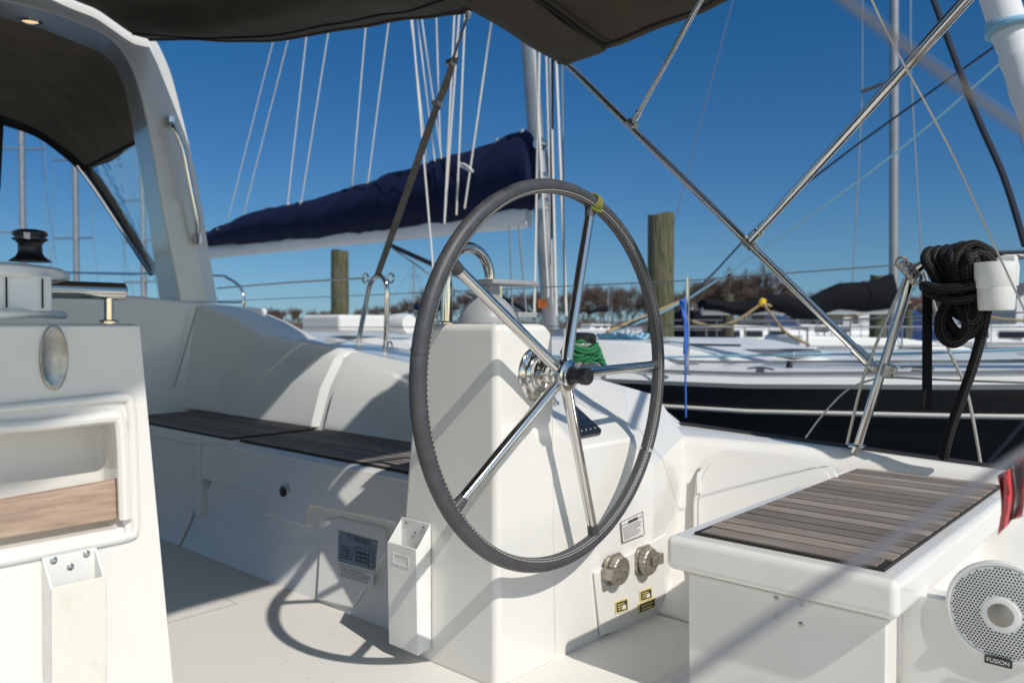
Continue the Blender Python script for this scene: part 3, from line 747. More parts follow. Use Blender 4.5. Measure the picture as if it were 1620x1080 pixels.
# compass hood with brackets
cp = thing('compass', 'pale grey compass dome with flat bracket plates on top of the steering pedestal', 'compass', loc=(-1.62,1.75,1.0))
cc = aX(772,503,-1.64); cc.z = 1.002
bm = NB(); lathe(bm, [(.088,0),(.088,.010),(.082,.026),(.068,.052),(.050,.070),(.030,.081),(.001,.084)], cc, (0,0,1), 36); obj('dome', bm, 'grey_hood', cp)
bm = NB(); a0 = aX(772,450,-1.64)
prism(bm, [V(a0.x-.05,a0.y-.03,a0.z),V(a0.x+.05,a0.y-.03,a0.z),V(a0.x+.06,a0.y+.15,a0.z),V(a0.x+.04,a0.y+.19,a0.z),V(a0.x-.04,a0.y+.19,a0.z),V(a0.x-.06,a0.y+.15,a0.z)], (0,0,.014)); obj('upper_plate', bm, 'grey_hood', cp, bevel=.004)
bm = NB(); a1 = aX(815,500,-1.64); box(bm, (a1.x-.05,a1.y-.04,a1.z-.006),(a1.x+.05,a1.y+.07,a1.z+.012)); obj('lower_plate', bm, 'grey_hood', cp, bevel=.004)
bm = NB(); box(bm, (a0.x-.02,a0.y-.01,1.05),(a0.x+.02,a0.y+.03,a0.z+.001)); obj('bracket', bm, 'grey_hood', cp, bevel=.003)
child_fix(cp)
# U shaped pedestal guard
ug = thing('pedestal_guard', 'polished stainless U-shaped grab bar standing on top of the steering pedestal', 'grab bar', loc=(-1.72,1.7,1))
f0 = aX(707,505,-1.73); y0, y1 = f0.y, aX(775,470,-1.73).y; zc = aX(742,391,-1.73).z; rr = (y1-y0)/2
pts = [V(-1.73,y0,.99)]+[V(-1.73,y0,zc-rr)]
for k in range(1, 16): a = math.pi*k/16; pts.append(V(-1.73, (y0+y1)/2-math.cos(a)*rr, zc-rr+math.sin(a)*rr))
pts += [V(-1.73,y1,zc-rr), V(-1.73,y1,.99)]
bm = NB(); tube(bm, pts, .0165, 18); obj('bar', bm, 'steel', ug)
for y in (y0, y1): bm = NB(); lathe(bm, [(.03,.0),(.03,.004),(.022,.008)], V(-1.73,y,1.0), (0,0,1), 24); obj('flange', bm, 'steel', ug)
child_fix(ug)

# ================================================================ STEERING WHEEL
WX = -1.392; WC = V(WX, 1.742, .857); WR = .522
wh = thing('steering_wheel', 'large five-spoke steering wheel with stitched grey leather rim and yellow knot', 'steering wheel', loc=(WX,1.742,.33))
def wp(ang, r=WR, x=0): return WC+V(x, math.cos(ang)*r, math.sin(ang)*r)
bm = NB(); N_ = 160
tube(bm, [wp(2*math.pi*i/N_) for i in range(N_)], .0203, 20, closed=True)
obj('rim', bm, 'leather', wh)
# stitching: zigzag on the inner, aft side of the rim
bm = NB(); nst = 260
def stp(ang, side): # point on the tube surface: phi from inner direction
    phi = R(48+side*11); rr = WR-.0222*math.cos(phi); return wp(ang, rr, .0222*math.sin(phi))
pts1 = []
for i in range(nst):
    a0_, a1_, a2_ = [2*math.pi*(i+q)/nst for q in (0,.5,1)]
    for p, q in ((stp(a0_,-1), stp(a1_,1)), (stp(a1_,1), stp(a2_,-1)), ):
        tube(bm, [p, q], .0015, 4, caps=False)
    for p, q in ((stp(a0_,1), stp(a1_,-1)),): tube(bm, [p, q], .0012, 4, caps=False)
obj('stitching', bm, 'thread', wh)
bm = NB(); tube(bm, [wp(2*math.pi*i/N_, WR-.0203*math.cos(R(48)), .0203*math.sin(R(48))) for i in range(N_)], .0035, 6, closed=True); obj('stitch_seam', bm, 'leather_dark', wh)
bm = NB()
for deg in (200, 264, 172, 40):
    q = [wp(R(deg)+.0016*k) for k in (-1,1)]; tube(bm, q, .0209, 20)
obj('leather_joint', bm, 'leather_dark', wh)
bm = NB(); a = R(-30.5); tube(bm, [wp(a-.010), wp(a+.010)], .0214, 20); obj('clamp_band', bm, 'steel', wh)
for k in range(5):
    a = R(73-72*k); bm = NB()
    tube(bm, [wp(a,.030,.018), wp(a,.12,.014), wp(a,WR-.05,.002), wp(a,WR-.012,.0)], lambda t: .0172-.0045*t, 16); obj('spoke', bm, 'steel', wh)
    bm = NB(); tube(bm, [wp(a,WR-.052,.002), wp(a,WR-.03,.001), wp(a,WR-.01,0)], lambda t: .0140+.004*t, 14); obj('spoke_sleeve', bm, 'leather', wh)
hx = WC+V(.018,0,0)
bm = NB(); lathe(bm, [(.024,-.055),(.027,-.035),(.040,-.022),(.045,-.014),(.046,.012),(.043,.020),(.034,.025)], hx, (1,0,0), 36); obj('hub', bm, 'steel', wh)
bm = NB(); lathe(bm, [(.029,.018),(.029,.026),(.026,.029),(.021,.030),(.021,.060),(.024,.064),(.024,.082),(.021,.087),(.001,.088)], hx, (1,0,0), 28)
obj('hub_nut', bm, 'black_plastic', wh)
bm = NB(); lathe(bm, [(.030,.021),(.030,.026),(.027,.028)], hx, (1,0,0), 36); obj('hub_ring', bm, 'steel', wh)
# knot
bm = NB(); a = R(72)
for k in range(4):
    aa = a+(k-1.5)*.012; c = wp(aa); t = V(0,-math.sin(aa),math.cos(aa)); n = V(0,math.cos(aa),math.sin(aa)); b = V(1,0,0)
    tube(bm, [c+n*math.cos(q)*.0245+b*math.sin(q)*.0245+t*.004*math.sin(q*2+k) for q in [2*math.pi*j/24 for j in range(24)]], .0042, 6, closed=True)
tube(bm, spline([wp(a-.03,WR-.02,.02), wp(a-.01,WR-.028,.03), wp(a+.02,WR-.03,.024), wp(a+.035,WR-.024,.01)],5), .0042, 6)
obj('cord_knot', bm, 'knot_yellow', wh)
child_fix(wh)

# ================================================================ WINCH HANDLE POCKETS
def pocket(root, o, u, n, w, h, d, m_body, m_front, lab):
    """o = bottom centre on the wall, u = along the wall, n = out of the wall"""
    u = Vector(u); n = Vector(n); z = V(0,0,1)
    def q(a, b, c): return o+u*a+n*b+z*c
    bm = NB()
    prism(bm, [q(-w,0.002,0),q(w,0.002,0),q(w,.002,h),q(-w,.002,h)], n*.004)
    back = obj('back_plate', bm, m_body, root, bevel=.002)
    bm = NB(); hf = h*.83
    for s in (-1, 1): prism(bm, [q(s*w,.006,0),q(s*w,d*.9,0),q(s*w,d*1.0,hf),q(s*w,.006,h*.985)], u*(-s*.005))
    obj('side', bm, m_body, root, bevel=.002)
    bm = NB(); prism(bm, [q(-w,d*.9,0),q(w,d*.9,0),q(w,d,hf),q(-w,d,hf)], n*.005); fr_ = obj('front', bm, m_front, root, bevel=.004)
    bm = NB(); prism(bm, [q(-w,.006,0),q(w,.006,0),q(w,d*.9,0),q(-w,d*.9,0)], z*.005); obj('bottom', bm, m_body, root, bevel=.002)
    for a, c in ((-.6,.955),(.6,.955),(.0,.895)):
        bm = NB(); screw(bm, q(a*w,.006,h*c), n, .0065); obj('screw', bm, 'steel', back)
    return fr_
ph = thing('winch_handle_pocket', 'white plastic winch handle pocket screwed to the starboard side of the steering pedestal', 'holder')
pb = aY(660,1018,YS)
ph.location = pb
sl = (FBx_b-FBx_t)
front = pocket(ph, V(pb.x,YS-.001,pb.z), (1,0,0), (0,-1,0), .066, .375, .055, 'plastic_white', 'plastic_white', None)
bm = NB(); quadp = [V(pb.x-.035,YS-.0620,pb.z+.255),V(pb.x+.035,YS-.0620,pb.z+.255),V(pb.x+.035,YS-.0620,pb.z+.283),V(pb.x-.035,YS-.0620,pb.z+.283)]
for a_, b_ in zip(quadp, quadp[1:]+quadp[:1]): tube(bm, [a_, b_], .0008, 5)
obj('embossed_frame', bm, 'plastic_white', front)
child_fix(ph)

# ================================================================ HELM SEAT
hs_ = thing('helm_bench', 'white helm seat with dark weathered teak slats at the right', 'seat', loc=(-.8,2.2,0))
SX0, SX1, SY0, SY1 = -1.085, -.515, 1.80, 3.13
bm = NB()
prism(bm, [V(SX0,SY0,.362),V(SX0,SY0,.45),V(SX1,SY0-.0,.45),V(SX1,SY0,.362)], (0,SY1-SY0,0))
obj('seat_top', bm, 'gelcoat', hs_, bevel=.020, seg=4)
bm = NB(); box(bm, (SX0+.045,SY0+.045,-.01),(SX1-.035,SY0+.12,.35)); obj('front_panel', bm, 'gelcoat', hs_, bevel=.006)
bm = NB(); box(bm, (SX0+.05,SY0+.13,-.01),(SX1-.06,SY1-.02,.35)); obj('seat_base', bm, 'gelcoat', hs_, bevel=.006)
teak('teak_decking', SX0+.055, SX1-.045, SY0+.055, SY1-.02, .453, 18, hs_, 'teak')
bm = NB()
for a, b in ((1228,946),(1268,957),(1228,974),(1267,987)):
    p = aY(a,b,SY0+.045); screw(bm, V(p.x,SY0+.0448,p.z), (0,-1,0), .0062)
obj('screw', bm, 'steel_dull', hs_)
# wall that holds the speaker, aft of the seat
bm = NB(); box(bm, (SX1-.04,SY0+.16,-.01),(.7,SY0+.23,.385)); obj('speaker_wall', bm, 'gelcoat', hs_, bevel=.006)
child_fix(hs_)
# speaker
sy = SY0+.16; sc0 = aY(1587,968,sy)
sp = thing('speaker', 'round white marine speaker with a perforated grille below the helm seat', 'speaker', loc=sc0)
RS = abs(aY(1587,890,sy).z-sc0.z)*1.04
bm = NB(); lathe(bm, [(RS,-.002),(RS,.006),(RS*.98,.011),(RS*.93,.012),(RS*.90,.009)], sc0, (0,-1,0), 64); obj('bezel', bm, 'plastic_white', sp)
bm = NB(); lathe(bm, [(RS*.905,.0105),(RS*.6,.0165),(RS*.2,.018)], sc0, (0,-1,0), 64); gr = obj('grille', bm, 'grille_metal', sp)
bm = NB(); st_ = RS*.062
for i in range(-20, 21):
    for j in range(-20, 21):
        x = (i+(.5 if j%2 else 0))*st_; z = j*st_*.866; q = math.hypot(x, z)
        if .36*RS < q < .87*RS:
            c = sc0+V(x,-(.018-.0015*(q/RS-.2)/.4)-.0005 if q<.6*RS else -(.0165-.006*(q/RS-.6)/.305)-.0005,z)
            vs = [bm.verts.new(c+V(math.cos(k*math.pi/3)*st_*.33,0,math.sin(k*math.pi/3)*st_*.33)) for k in range(6)]; bm.faces.new(vs)
tag(obj('perforations', bm, 'hole_dark', gr, smooth=False), kind='stuff')
bm = NB(); lathe(bm, [(RS*.32,.012),(RS*.32,.022),(RS*.24,.024)], sc0, (0,-1,0), 40); obj('tweeter_ring', bm, 'plastic_white', sp)
bm = NB(); lathe(bm, [(RS*.235,.020),(RS*.22,.026),(RS*.12,.032),(.001,.034)], sc0, (0,-1,0), 32); obj('dome', bm, 'cone_grey', sp)
bp_ = sc0+V(-.005,-.016,-RS*.93)
bm = NB(); box(bm, bp_-V(.026,.002,.009), bp_+V(.026,.0015,.009)); bd = obj('badge', bm, 'label_black', sp, bevel=.002)
text_obj('lettering', 'FUSION', .0125, bp_+V(0,-.0026,0), (1,0,0), (0,-1,0), 'label_white', bd)
child_fix(sp)

# ================================================================ COCKPIT TABLE (left foreground)
XT = -1.60
tb = thing('cockpit_table', 'white cockpit table end with recessed teak pocket, close at the left', 'table', loc=(-2.0,.1,0))
def tx(a, b, l=0): return aX(a, b, XT)+V(l,0,0)
yt, yb = tx(222,520).y, tx(275,1075).y; zb = tx(275,1075).z
ybot = yt+(yb-yt)*(1.0/(1-zb))
def yedge(z): return yt+(ybot-yt)*(1-z)
H0, H1 = tx(8,672), tx(194,672); H2 = tx(196,832)
hy0, hy1, hz0, hz1 = -.15, tx(197,750).y, tx(197,835).z, tx(190,670).z
bm = NB()
YL = -.55
vs = {}
out = [V(XT,YL,-.01),V(XT,ybot,-.01),V(XT,yt,1.0),V(XT,YL,1.0)]
hole = [V(XT,hy0,hz0),V(XT,hy1,hz0),V(XT,hy1-.006,hz1),V(XT,hy0,hz1)]
o4 = [bm.verts.new(p) for p in out]; h4 = [bm.verts.new(p) for p in hole]; i4 = [bm.verts.new(p+V(-.10,0,0)) for p in hole]; b4 = [bm.verts.new(p+V(-1.1,0,0)) for p in out]
for k in range(4):
    n = (k+1)%4
    bm.faces.new((o4[k],o4[n],h4[n],h4[k])); bm.faces.new((h4[k],h4[n],i4[n],i4[k])); bm.faces.new((o4[k],b4[k],b4[n],o4[n]))
bm.faces.new(i4); bm.faces.new(b4)
obj('body', bm, 'gelcoat', tb, bevel=.014)
bm = NB(); fr2 = []
fpx = [(-60,653),(60,640),(188,628),(206,642),(210,700),(213,800),(213,836),(200,848),(100,868),(-60,899)]
tube(bm, spline([tx(a,b,.001) for a,b in fpx], 5), .009, 10, flat=1); obj('pocket_frame', bm, 'gelcoat', tb)
bm = NB(); tube(bm, spline([tx(a,b,.0) for a,b in ((-60,677),(60,671),(170,660),(188,664),(193,690),(196,760),(198,820))], 5), .012, 10); obj('pocket_lip', bm, 'gelcoat', tb)
bm = NB(); za, zb2 = tx(100,776).z, tx(100,843).z
prism(bm, [tx(-60,806,-.02),tx(196,760,-.02),tx(199,823,-.02),tx(-60,868,-.02)], (-.022,0,0)); obj('teak_fiddle', bm, 'teak_warm', tb, bevel=.005)
# oval stainless recess
bm = NB(); ce = tx(84,566)
lo = []
for rr_, x in ((1,.0),(1.0,.006),(.92,.008),(.84,.0065),(.5,.003),(.05,.0012)):
    lo.append([ce+V(x, math.cos(2*math.pi*k/40)*.0235*rr_, math.sin(2*math.pi*k/40)*.060*rr_) for k in range(40)])
loft(bm, lo); obj('oval_pull', bm, 'steel_dull', tb, ang=60)
# top slabs
def slab(name, pixline, z0, z1, x0, x1, yend, wav):
    bm = NB(); rings = []
    nn = 26
    for i in range(nn+1):
        t = i/nn; y = lerp(-.5, yend, t); k = max(.0, 1-max(0,(t-.82)/.18)**2.2)
        zz0 = z0+wav*math.sin(y*16)*.5 if wav else z0
        cx = (x0+x1)/2; hw = (x1-x0)/2*max(.25,math.sqrt(max(.02,k)))
        zc = (z0+z1)/2; hh = (z1-z0)/2*max(.75,k**.5)
        za_ = zc-hh+(wav*math.sin(y*15) if wav else 0)
        rings.append([V(cx-hw,y,za_+.004),V(cx+hw-.008,y,za_),V(cx+hw,y,za_+.006),V(cx+hw,y,zc+hh-.005),V(cx+hw-.008,y,zc+hh),V(cx-hw,y,zc+hh)])
    loft(bm, rings); return obj(name, bm, 'plastic_white', tb, bevel=.003, ang=50)
zz = lambda y_: tx(80, y_).z
slab('lower_tray', None, 1.006, zz(488), XT-.5, XT-.005, tx(165,495).y, .004)
slab('upper_tray', None, zz(438), zz(417), XT-.5, XT-.005, tx(170,430).y, -.004)
bm = NB(); box(bm, (XT-.4,-.5,zz(489)-.004),(XT-.03,aX(83,460,XT-.03).y,zz(437)+.004)); obj('instrument_pod', bm, 'plastic_white', tb, bevel=.004)
bm = NB(); 
for pxx in (10, 67):
    p = aX(pxx,442,XT-.028); box(bm, V(p.x-.001,p.y-.0012,zz(487)), V(p.x+.0014,p.y+.0012,zz(440)))
obj('groove', bm, 'hole_dark', tb)
child_fix(tb)
gt = thing('table_grab_rail', 'thick stainless grab rail on a short post at the table corner', 'grab rail', loc=tx(172,505,-.1))
bm = NB(); xx = XT-.09
p1 = aX(198,461,xx); p0 = V(xx, p1.y-.9, p1.z); tube(bm, [p0, p1-V(0,.004,0), p1], lambda t: .0175 if t < .99 else .0155, 20); obj('rail', bm, 'steel', gt, bevel=.003)
ps = aX(172,480,xx); bm = NB(); tube(bm, [V(xx,ps.y,p1.z), V(xx,ps.y,1.0)], .0095, 16); obj('post', bm, 'steel', gt)
bm = NB(); lathe(bm, [(.020,0),(.020,.004),(.014,.007)], V(xx,ps.y,1.001), (0,0,1), 24); obj('flange', bm, 'steel', gt); child_fix(gt)
wk = thing('deck_plug', 'small black capstan-shaped fitting standing on the table top', 'fitting', loc=aX(48,413,XT-.15))
cw = aX(48,412,XT-.15)
bm = NB(); lathe(bm, [(.038,0),(.034,.003),(.025,.010),(.021,.018),(.021,.034),(.026,.040),(.031,.042),(.031,.045),(.0265,.046),(.0265,.049),(.030,.050),(.031,.056),(.025,.060),(.017,.062)], cw-V(0,0,.002), (0,0,1), 36); obj('body', bm, 'black_plastic', wk, ang=50)
bm = NB(); a = V(.743,-.669,0); quad(bm, *[cw+V(*(a*.0318))+_rt*dx+V(0,0,dz) for dx,dz in ((.004,.040),(.016,.038),(.016,.051),(.004,.052))]); solid(obj('sticker', bm, 'label_white', wk, smooth=False), .001); child_fix(wk)
ph2 = thing('winch_handle_pocket', 'cream fronted winch handle pocket, stained, on the end of the cockpit table', 'holder')
pb2 = tx(112,1120); ph2.location = pb2
pocket(ph2, V(XT+.001,pb2.y,pb2.z), (0,1,0), (1,0,0), .047, .30, .045, 'plastic_white', 'plastic_cream', None)
child_fix(ph2)

# ================================================================ DATA PLATE on the bench
fb_ = lambda a, b, l: onbench(a, b, l)
dp = thing('data_plate', 'grey metal data plate with a table of figures on the bench front', 'plate', loc=onbench(566,872,.01))
def bdecal(name, pix, m, parent, l0, th=.001):
    bm = NB(); prism(bm, [onbench(a,b,l0) for a,b in pix], (0,-th,0)); return obj(name, bm, m, parent, smooth=False)
pq = ((536,838),(597,855),(594,903),(534,887))
pl_ = bdecal('plate', pq, 'plate_metal', dp, -.0092)
bm = NB()
for a, b in ((538.5,841.5),(594.5,857),(592,900),(536,884)): screw(bm, onbench(a,b,-.0082), (0,-.87,.5), .0045)
obj('screw', bm, 'steel_dull', dp)
bm = NB()
dashes(bm, (560,846),(594,856),(559,856), 4, 11, -.0076, fb_, fill=.45, x0=0, wmin=.04, wmax=.12)
dashes(bm, (537,857),(560,863),(536,884), 5, 12, -.0076, fb_, fill=.3, wmin=.1, wmax=.3)
for i in range(5): 
    u = 563+i*7; bm.faces.new([bm.verts.new(onbench(*q,-.0076)) for q in ((u,864+i*1.9),(u+.6,864+i*1.9),(u+.2,888+i*1.7),(u-.4,888+i*1.7))])
for i in range(4):
    y = 864+i*8; bm.faces.new([bm.verts.new(onbench(*q,-.0076)) for q in ((560,y),(592,y+8.6),(592,y+9.2),(560,y+.6))])
dashes(bm, (562,866),(592,874),(561,890), 3, 13, -.0076, fb_, fill=.4, wmin=.04, wmax=.08)
bm.faces.new([bm.verts.new(onbench(*q,-.0076)) for q in ((548.6,867),(550,867.4),(549.6,883),(548.2,882.6))])
for c in ((549.4,872),(549,880),(554.3,883)):
    p = onbench(*c,-.0076); lathe(bm, [(.0028,0),(.0028,.0006)], p, (0,-1,.5), 10)
obj('print', bm, 'ink', pl_, smooth=False)
text_obj('emblem', 'S', .020, onbench(551.5,846,-.0075), (1,0,0), (0,-.87,.5), 'ink', pl_)
text_obj('mark', 'CE', .008, onbench(583,896,-.0075), (1,0,0), (0,-.87,.5), 'ink', pl_)
lb = bdecal('caution_label', ((537,891),(592,907),(590,929),(536,912)), 'label_white', dp, -.0092)
bm = NB(); dashes(bm, (537,891),(592,907),(536,912), 5, 14, -.0078, fb_, fill=.42, wmin=.02, wmax=.07, x0=.05)
for a,b,c,d in (((537,891),(592,907),(592,907.7),(537,891.7)),((536,911.3),(590,928.3),(590,929),(536,912)),((537,891),(537.7,891.2),(536.7,912.2),(536,912)),((591.3,906.8),(592,907),(590,929),(589.3,928.8))):
    bm.faces.new([bm.verts.new(onbench(*q,-.0082)) for q in (a,b,c,d)])
obj('print', bm, 'ink', lb, smooth=False); child_fix(dp)
lt = thing('latch', 'small black and steel push latch on the bench locker lid', 'latch', loc=onbench(450,776,.01))
c = onbench(450,777,.016); bm = NB()
prism(bm, [c+V(math.cos(a)*.030, 0, math.sin(a)*.030*(1.0 if math.sin(a) > 0 else .85)) if math.sin(a) > -.5 else c+V(.030*(1 if math.cos(a) > 0 else -1),0,-.024) for a in [2*math.pi*k/28 for k in range(28)]], (0,-.006,0)); obj('escutcheon', bm, 'steel', lt, bevel=.0015)
bm = NB(); lathe(bm, [(.023,.004),(.022,.009),(.012,.011),(.011,.016),(.001,.017)], c, (0,-1,.1), 28); obj('button', bm, 'black_plastic', lt); child_fix(lt)

# ================================================================ DECK GEAR
wn_ = thing('winch', 'black-topped steel winch wrapped with green line on the port coaming', 'winch', loc=aY(918,575,2.9))
wc = aY(918,592,2.85)
bm = NB(); lathe(bm, [(.085,0),(.08,.01),(.062,.03),(.060,.10),(.075,.13),(.078,.14)], wc, (0,0,1), 32); obj('drum', bm, 'steel', wn_)
bm = NB(); lathe(bm, [(.068,.14),(.072,.150),(.072,.172),(.060,.184),(.03,.188)], wc, (0,0,1), 32); obj('top', bm, 'black_plastic', wn_); child_fix(wn_)
bm = NB(); rnd = random.Random(4)
for k in range(7):
    z = .055+.014*k; rr_ = .066+.012*rnd.random(); ph_ = rnd.random()*6
    tube(bm, spline([wc+V(math.cos(q+ph_)*rr_*(1+.15*math.sin(q*2+k)), math.sin(q+ph_)*rr_, z+.012*math.sin(q*3+k)) for q in [2*math.pi*j/12 for j in range(12)]],3,True), .0085, 7, closed=True)
for k in range(5):
    cx_ = wc+_rt*(.058+.006*k)+V(0,0,.10-.018*k)+_fw*(-.03); 
    tube(bm, spline([cx_+_rt*(.028*math.cos(q))+V(0,0,.03*math.sin(q))+_fw*(.02*math.sin(q+k)) for q in [2*math.pi*j/10 for j in range(10)]],3,True), .008, 7, closed=True)
tag(obj('green_line', bm, 'rope_green'), 'green braided line coiled around the coaming winch', 'rope')
bm = NB()
for k in range(4):
    s = wc+V(-.05,-.03,.035-.012*k)+_rt*.02; e = aY(945,583-2*k,2.8-.02*k)+V(0,0,-.0)
    tube(bm, spline([s, s.lerp(e,.5)+V(0,0,.012), e, e+V(.05,-.02,-.04)],4), .009, 7)
tag(obj('grey_line', bm, 'rope_grey'), 'grey braided lines leading down from the coaming winch', 'rope')
# gate stanchion hoop
gs = thing('gate_stanchion', 'narrow stainless hoop stanchion on the port side deck, strap tied to its top', 'stanchion', loc=aY(590,548,3.03))
hpx = [(567,548),(571,520),(580,475),(586,448),(596,437),(606,440),(612,455),(612,490),(610,550)]
bm = NB(); tube(bm, spline([aY(a,b,3.03) for a,b in hpx],6), .0155, 12); obj('hoop', bm, 'steel', gs)
bm = NB()
for s, (a,b) in ((-1,(578,440)),(1,(618,440))):
    p = aY(a,b,3.03); tube(bm, [p+V(math.cos(q)*.028,0,math.sin(q)*.028) for q in [2*math.pi*j/16 for j in range(16)]], .006, 6, closed=True)
obj('eye', bm, 'steel', gs)
bm = NB(); p = aY(617,548,3.03); tube(bm, [p+V(math.cos(q)*.02,0,math.sin(q)*.03) for q in [2*math.pi*j/16 for j in range(16)]], .005, 6, closed=True); obj('eye', bm, 'steel', gs); child_fix(gs)
tag(T('lifeline', [aY(578,440,3.03), aY(460,447,3.03), aY(344,456,3.03)], .006, 'wire'), 'wire lifeline running forward from the hoop stanchion', 'lifeline')
# pushpit
pp = thing('pushpit', 'polished stainless stern rail bent over at the top, at the right', 'rail', loc=aY(1360,703,YP))
ppx = [(1352,716),(1362,690),(1400,570),(1425,492),(1440,440),(1452,424),(1470,415),(1520,408),(1570,404),(1640,402),(1760,400)]
bm = NB(); tube(bm, spline([aY(a,b,YP) for a,b in ppx],6), .0165, 16); obj('rail', bm, 'steel', pp)
bm = NB(); lathe(bm, [(.034,0),(.034,.005),(.022,.010)], aY(1355,706,YP), (0,0,1), 24); obj('foot', bm, 'steel', pp)
jn = aY(1404,586,YP); dj = (aY(1425,492,YP)-aY(1400,570,YP)).normalized(); collar('clamp', jn, dj, .024, .05, pp)
bm = NB(); box(bm, jn-V(.0,.012,.014), jn+V(.034,.012,.014)); obj('clamp_lug', bm, 'steel_dull', pp, bevel=.004)
bm = NB(); pk = aY(1436,424,YP-.02)
for k in range(5): 
    c = pk+V(-.02+.012*k,.0,.02-.015*k); tube(bm, [c+V(math.cos(q)*.017,.006*math.sin(q*2),math.sin(q)*.02) for q in [2*math.pi*j/14 for j in range(14)]], .006, 6, closed=True)
tube(bm, [pk, aY(1470,415,YP)], .006, 8)
obj('shackle', bm, 'steel_dull', pp); child_fix(pp)
tag(T('backstay_wire', [aY(1432,440,YP-.02), aY(1405,500,YP-.02), aY(1380,560,YP-.03), aY(1362,610,YP-.03), aY(1340,702,YP-.03)], .0055, 'wire'), 'thin steel wire hanging from the shackle at the rail bend to the deck', 'wire')
tag(T('wire_loop', [aY(1275,692,YP), aY(1300,658,YP), aY(1340,617,YP), aY(1385,599,YP), aY(1410,597,YP), aY(1500,601,YP), aY(1640,606,YP)], .004, 'wire'), 'thin curved wire looping from the deck edge across the rail clamp', 'wire')
tag(T('support_leg', [aY(1462,430,YP+.1), aY(1498,545,YP+.1), aY(1530,620,YP+.12), aY(1553,742,YP+.12)], .006, 'wire'), 'grey bent wire running down behind the black rope coil', 'wire')
# rope coil on the rail
ry = YP-.02
def rp_(a, b, dy=0): return aY(a, b, ry+dy)
rc = thing('rope_coil', 'thick black braided rope coiled and wrapped over the stern rail', 'rope', loc=rp_(1510,545))
bm = NB(); bt = NB()
def rope(pts, r=.0185, k=7, closed=False):
    s = spline(pts, k, closed); tube(bm, s, r, 12, closed=closed)
    # tracer fleck rows on the surface facing out
    L_ = 0; prev = None
    for i, p in enumerate(s[:-1]):
        q = s[i+1]; t = (q-p); ln = t.length; 
        if ln < 1e-6: continue
        t.normalize()
        side = t.cross(-_fw).normalized(); nn = side.cross(t).normalized()
        if nn.dot(_fw) > 0: nn = -nn
        m_ = max(1, int(ln/.009))
        for j in range(m_):
            c = p.lerp(q, (j+.5)/m_)
            for ang_ in (-18, 12):
                a = R(ang_); o_ = nn*math.cos(a)+side*math.sin(a)
                c2 = c+o_*(r*1.01); dd = (t*.8+side*(.6 if ang_ > 0 else -.6))*.0022; ww = t.cross(o_)*.0009
                vs = [bt.verts.new(c2-dd-ww), bt.verts.new(c2-dd+ww), bt.verts.new(c2+dd+ww), bt.verts.new(c2+dd-ww)]; bt.faces.new(vs)
for i, (x0, x1, xb, yb_, dy) in enumerate(((1462,1480,1490,462,-.05),(1476,1492,1500,470,-.02),(1490,1505,1510,472,-.03),(1502,1518,1510,470,-.06),(1512,1535,1522,455,-.05),(1530,1548,1532,460,-.07),(1541,1560,1543,470,-.05))):
    ty = 398-1.5*i if i < 4 else (390 if i == 4 else 394)
    rope([rp_(xb,yb_,dy+.0), rp_((x0+xb)/2+(0 if i<4 else 4),432,dy-.015), rp_(x0+2,ty+14,dy-.03), rp_(x0+6,ty,-.01), rp_(x1-3,ty+2,.05), rp_(x1+2,ty+30,.05), rp_(xb+8,yb_,.03)], .0165)
rope([rp_(1518,460,-.08),rp_(1512,420,-.09),rp_(1520,397,-.07),rp_(1540,388,-.05),rp_(1562,397,-.05),rp_(1574,412,-.04)], .0185)
rope([rp_(1530,455,-.09),rp_(1529,418,-.1),rp_(1542,402,-.08),rp_(1560,405,-.07),rp_(1573,420,-.05)], .0175)
rope([rp_(1464,452,-.08),rp_(1490,457,-.11),rp_(1520,455,-.12),rp_(1548,450,-.1),rp_(1560,455,-.02),rp_(1520,462,.06),rp_(1470,458,.03)], .0175, closed=True)
rope([rp_(1470,462,-.05),rp_(1500,474,-.10),rp_(1530,472,-.10),rp_(1552,466,-.06),rp_(1530,470,.05),rp_(1490,470,.04)], .018, closed=True)
rope([rp_(1500,478,-.04),rp_(1488,505,-.05),rp_(1490,530,-.06),rp_(1507,542,-.07),rp_(1525,532,-.07),rp_(1532,508,-.08),rp_(1530,480,-.06)], .0195)
rope([rp_(1508,478,-.02),rp_(1497,500,-.02),rp_(1508,522,-.03),rp_(1528,530,-.05),rp_(1546,515,-.05),rp_(1548,485,-.05)], .019)
rope([rp_(1520,478,-.05),rp_(1525,495,-.08),rp_(1533,510,-.09),rp_(1545,500,-.08),rp_(1541,476,-.06)], .018)
rope([rp_(1498,470,.0),rp_(1512,492,-.01),rp_(1530,500,-.02),rp_(1546,480,-.02)], .021)
rope([rp_(1510,468,.01),rp_(1525,482,.01),rp_(1545,472,.01)], .024)
rope([rp_(1562,470,-.02),rp_(1560,495,-.04),rp_(1545,560,-.05),rp_(1525,620,-.05),rp_(1505,675,-.04),rp_(1492,725,-.02)], .0165)
obj('loops', bm, 'rope_black', rc)
obj('tracer', bt, 'rope_tracer', rc, smooth=False)
bm = NB(); ribbon(bm, [rp_(1467+(-.5)*i/8, 452+i*24.3,-.03) for i in range(9)], .0165, .003, _rt); obj('flat_tail', bm, 'rope_black', rc)
child_fix(rc)
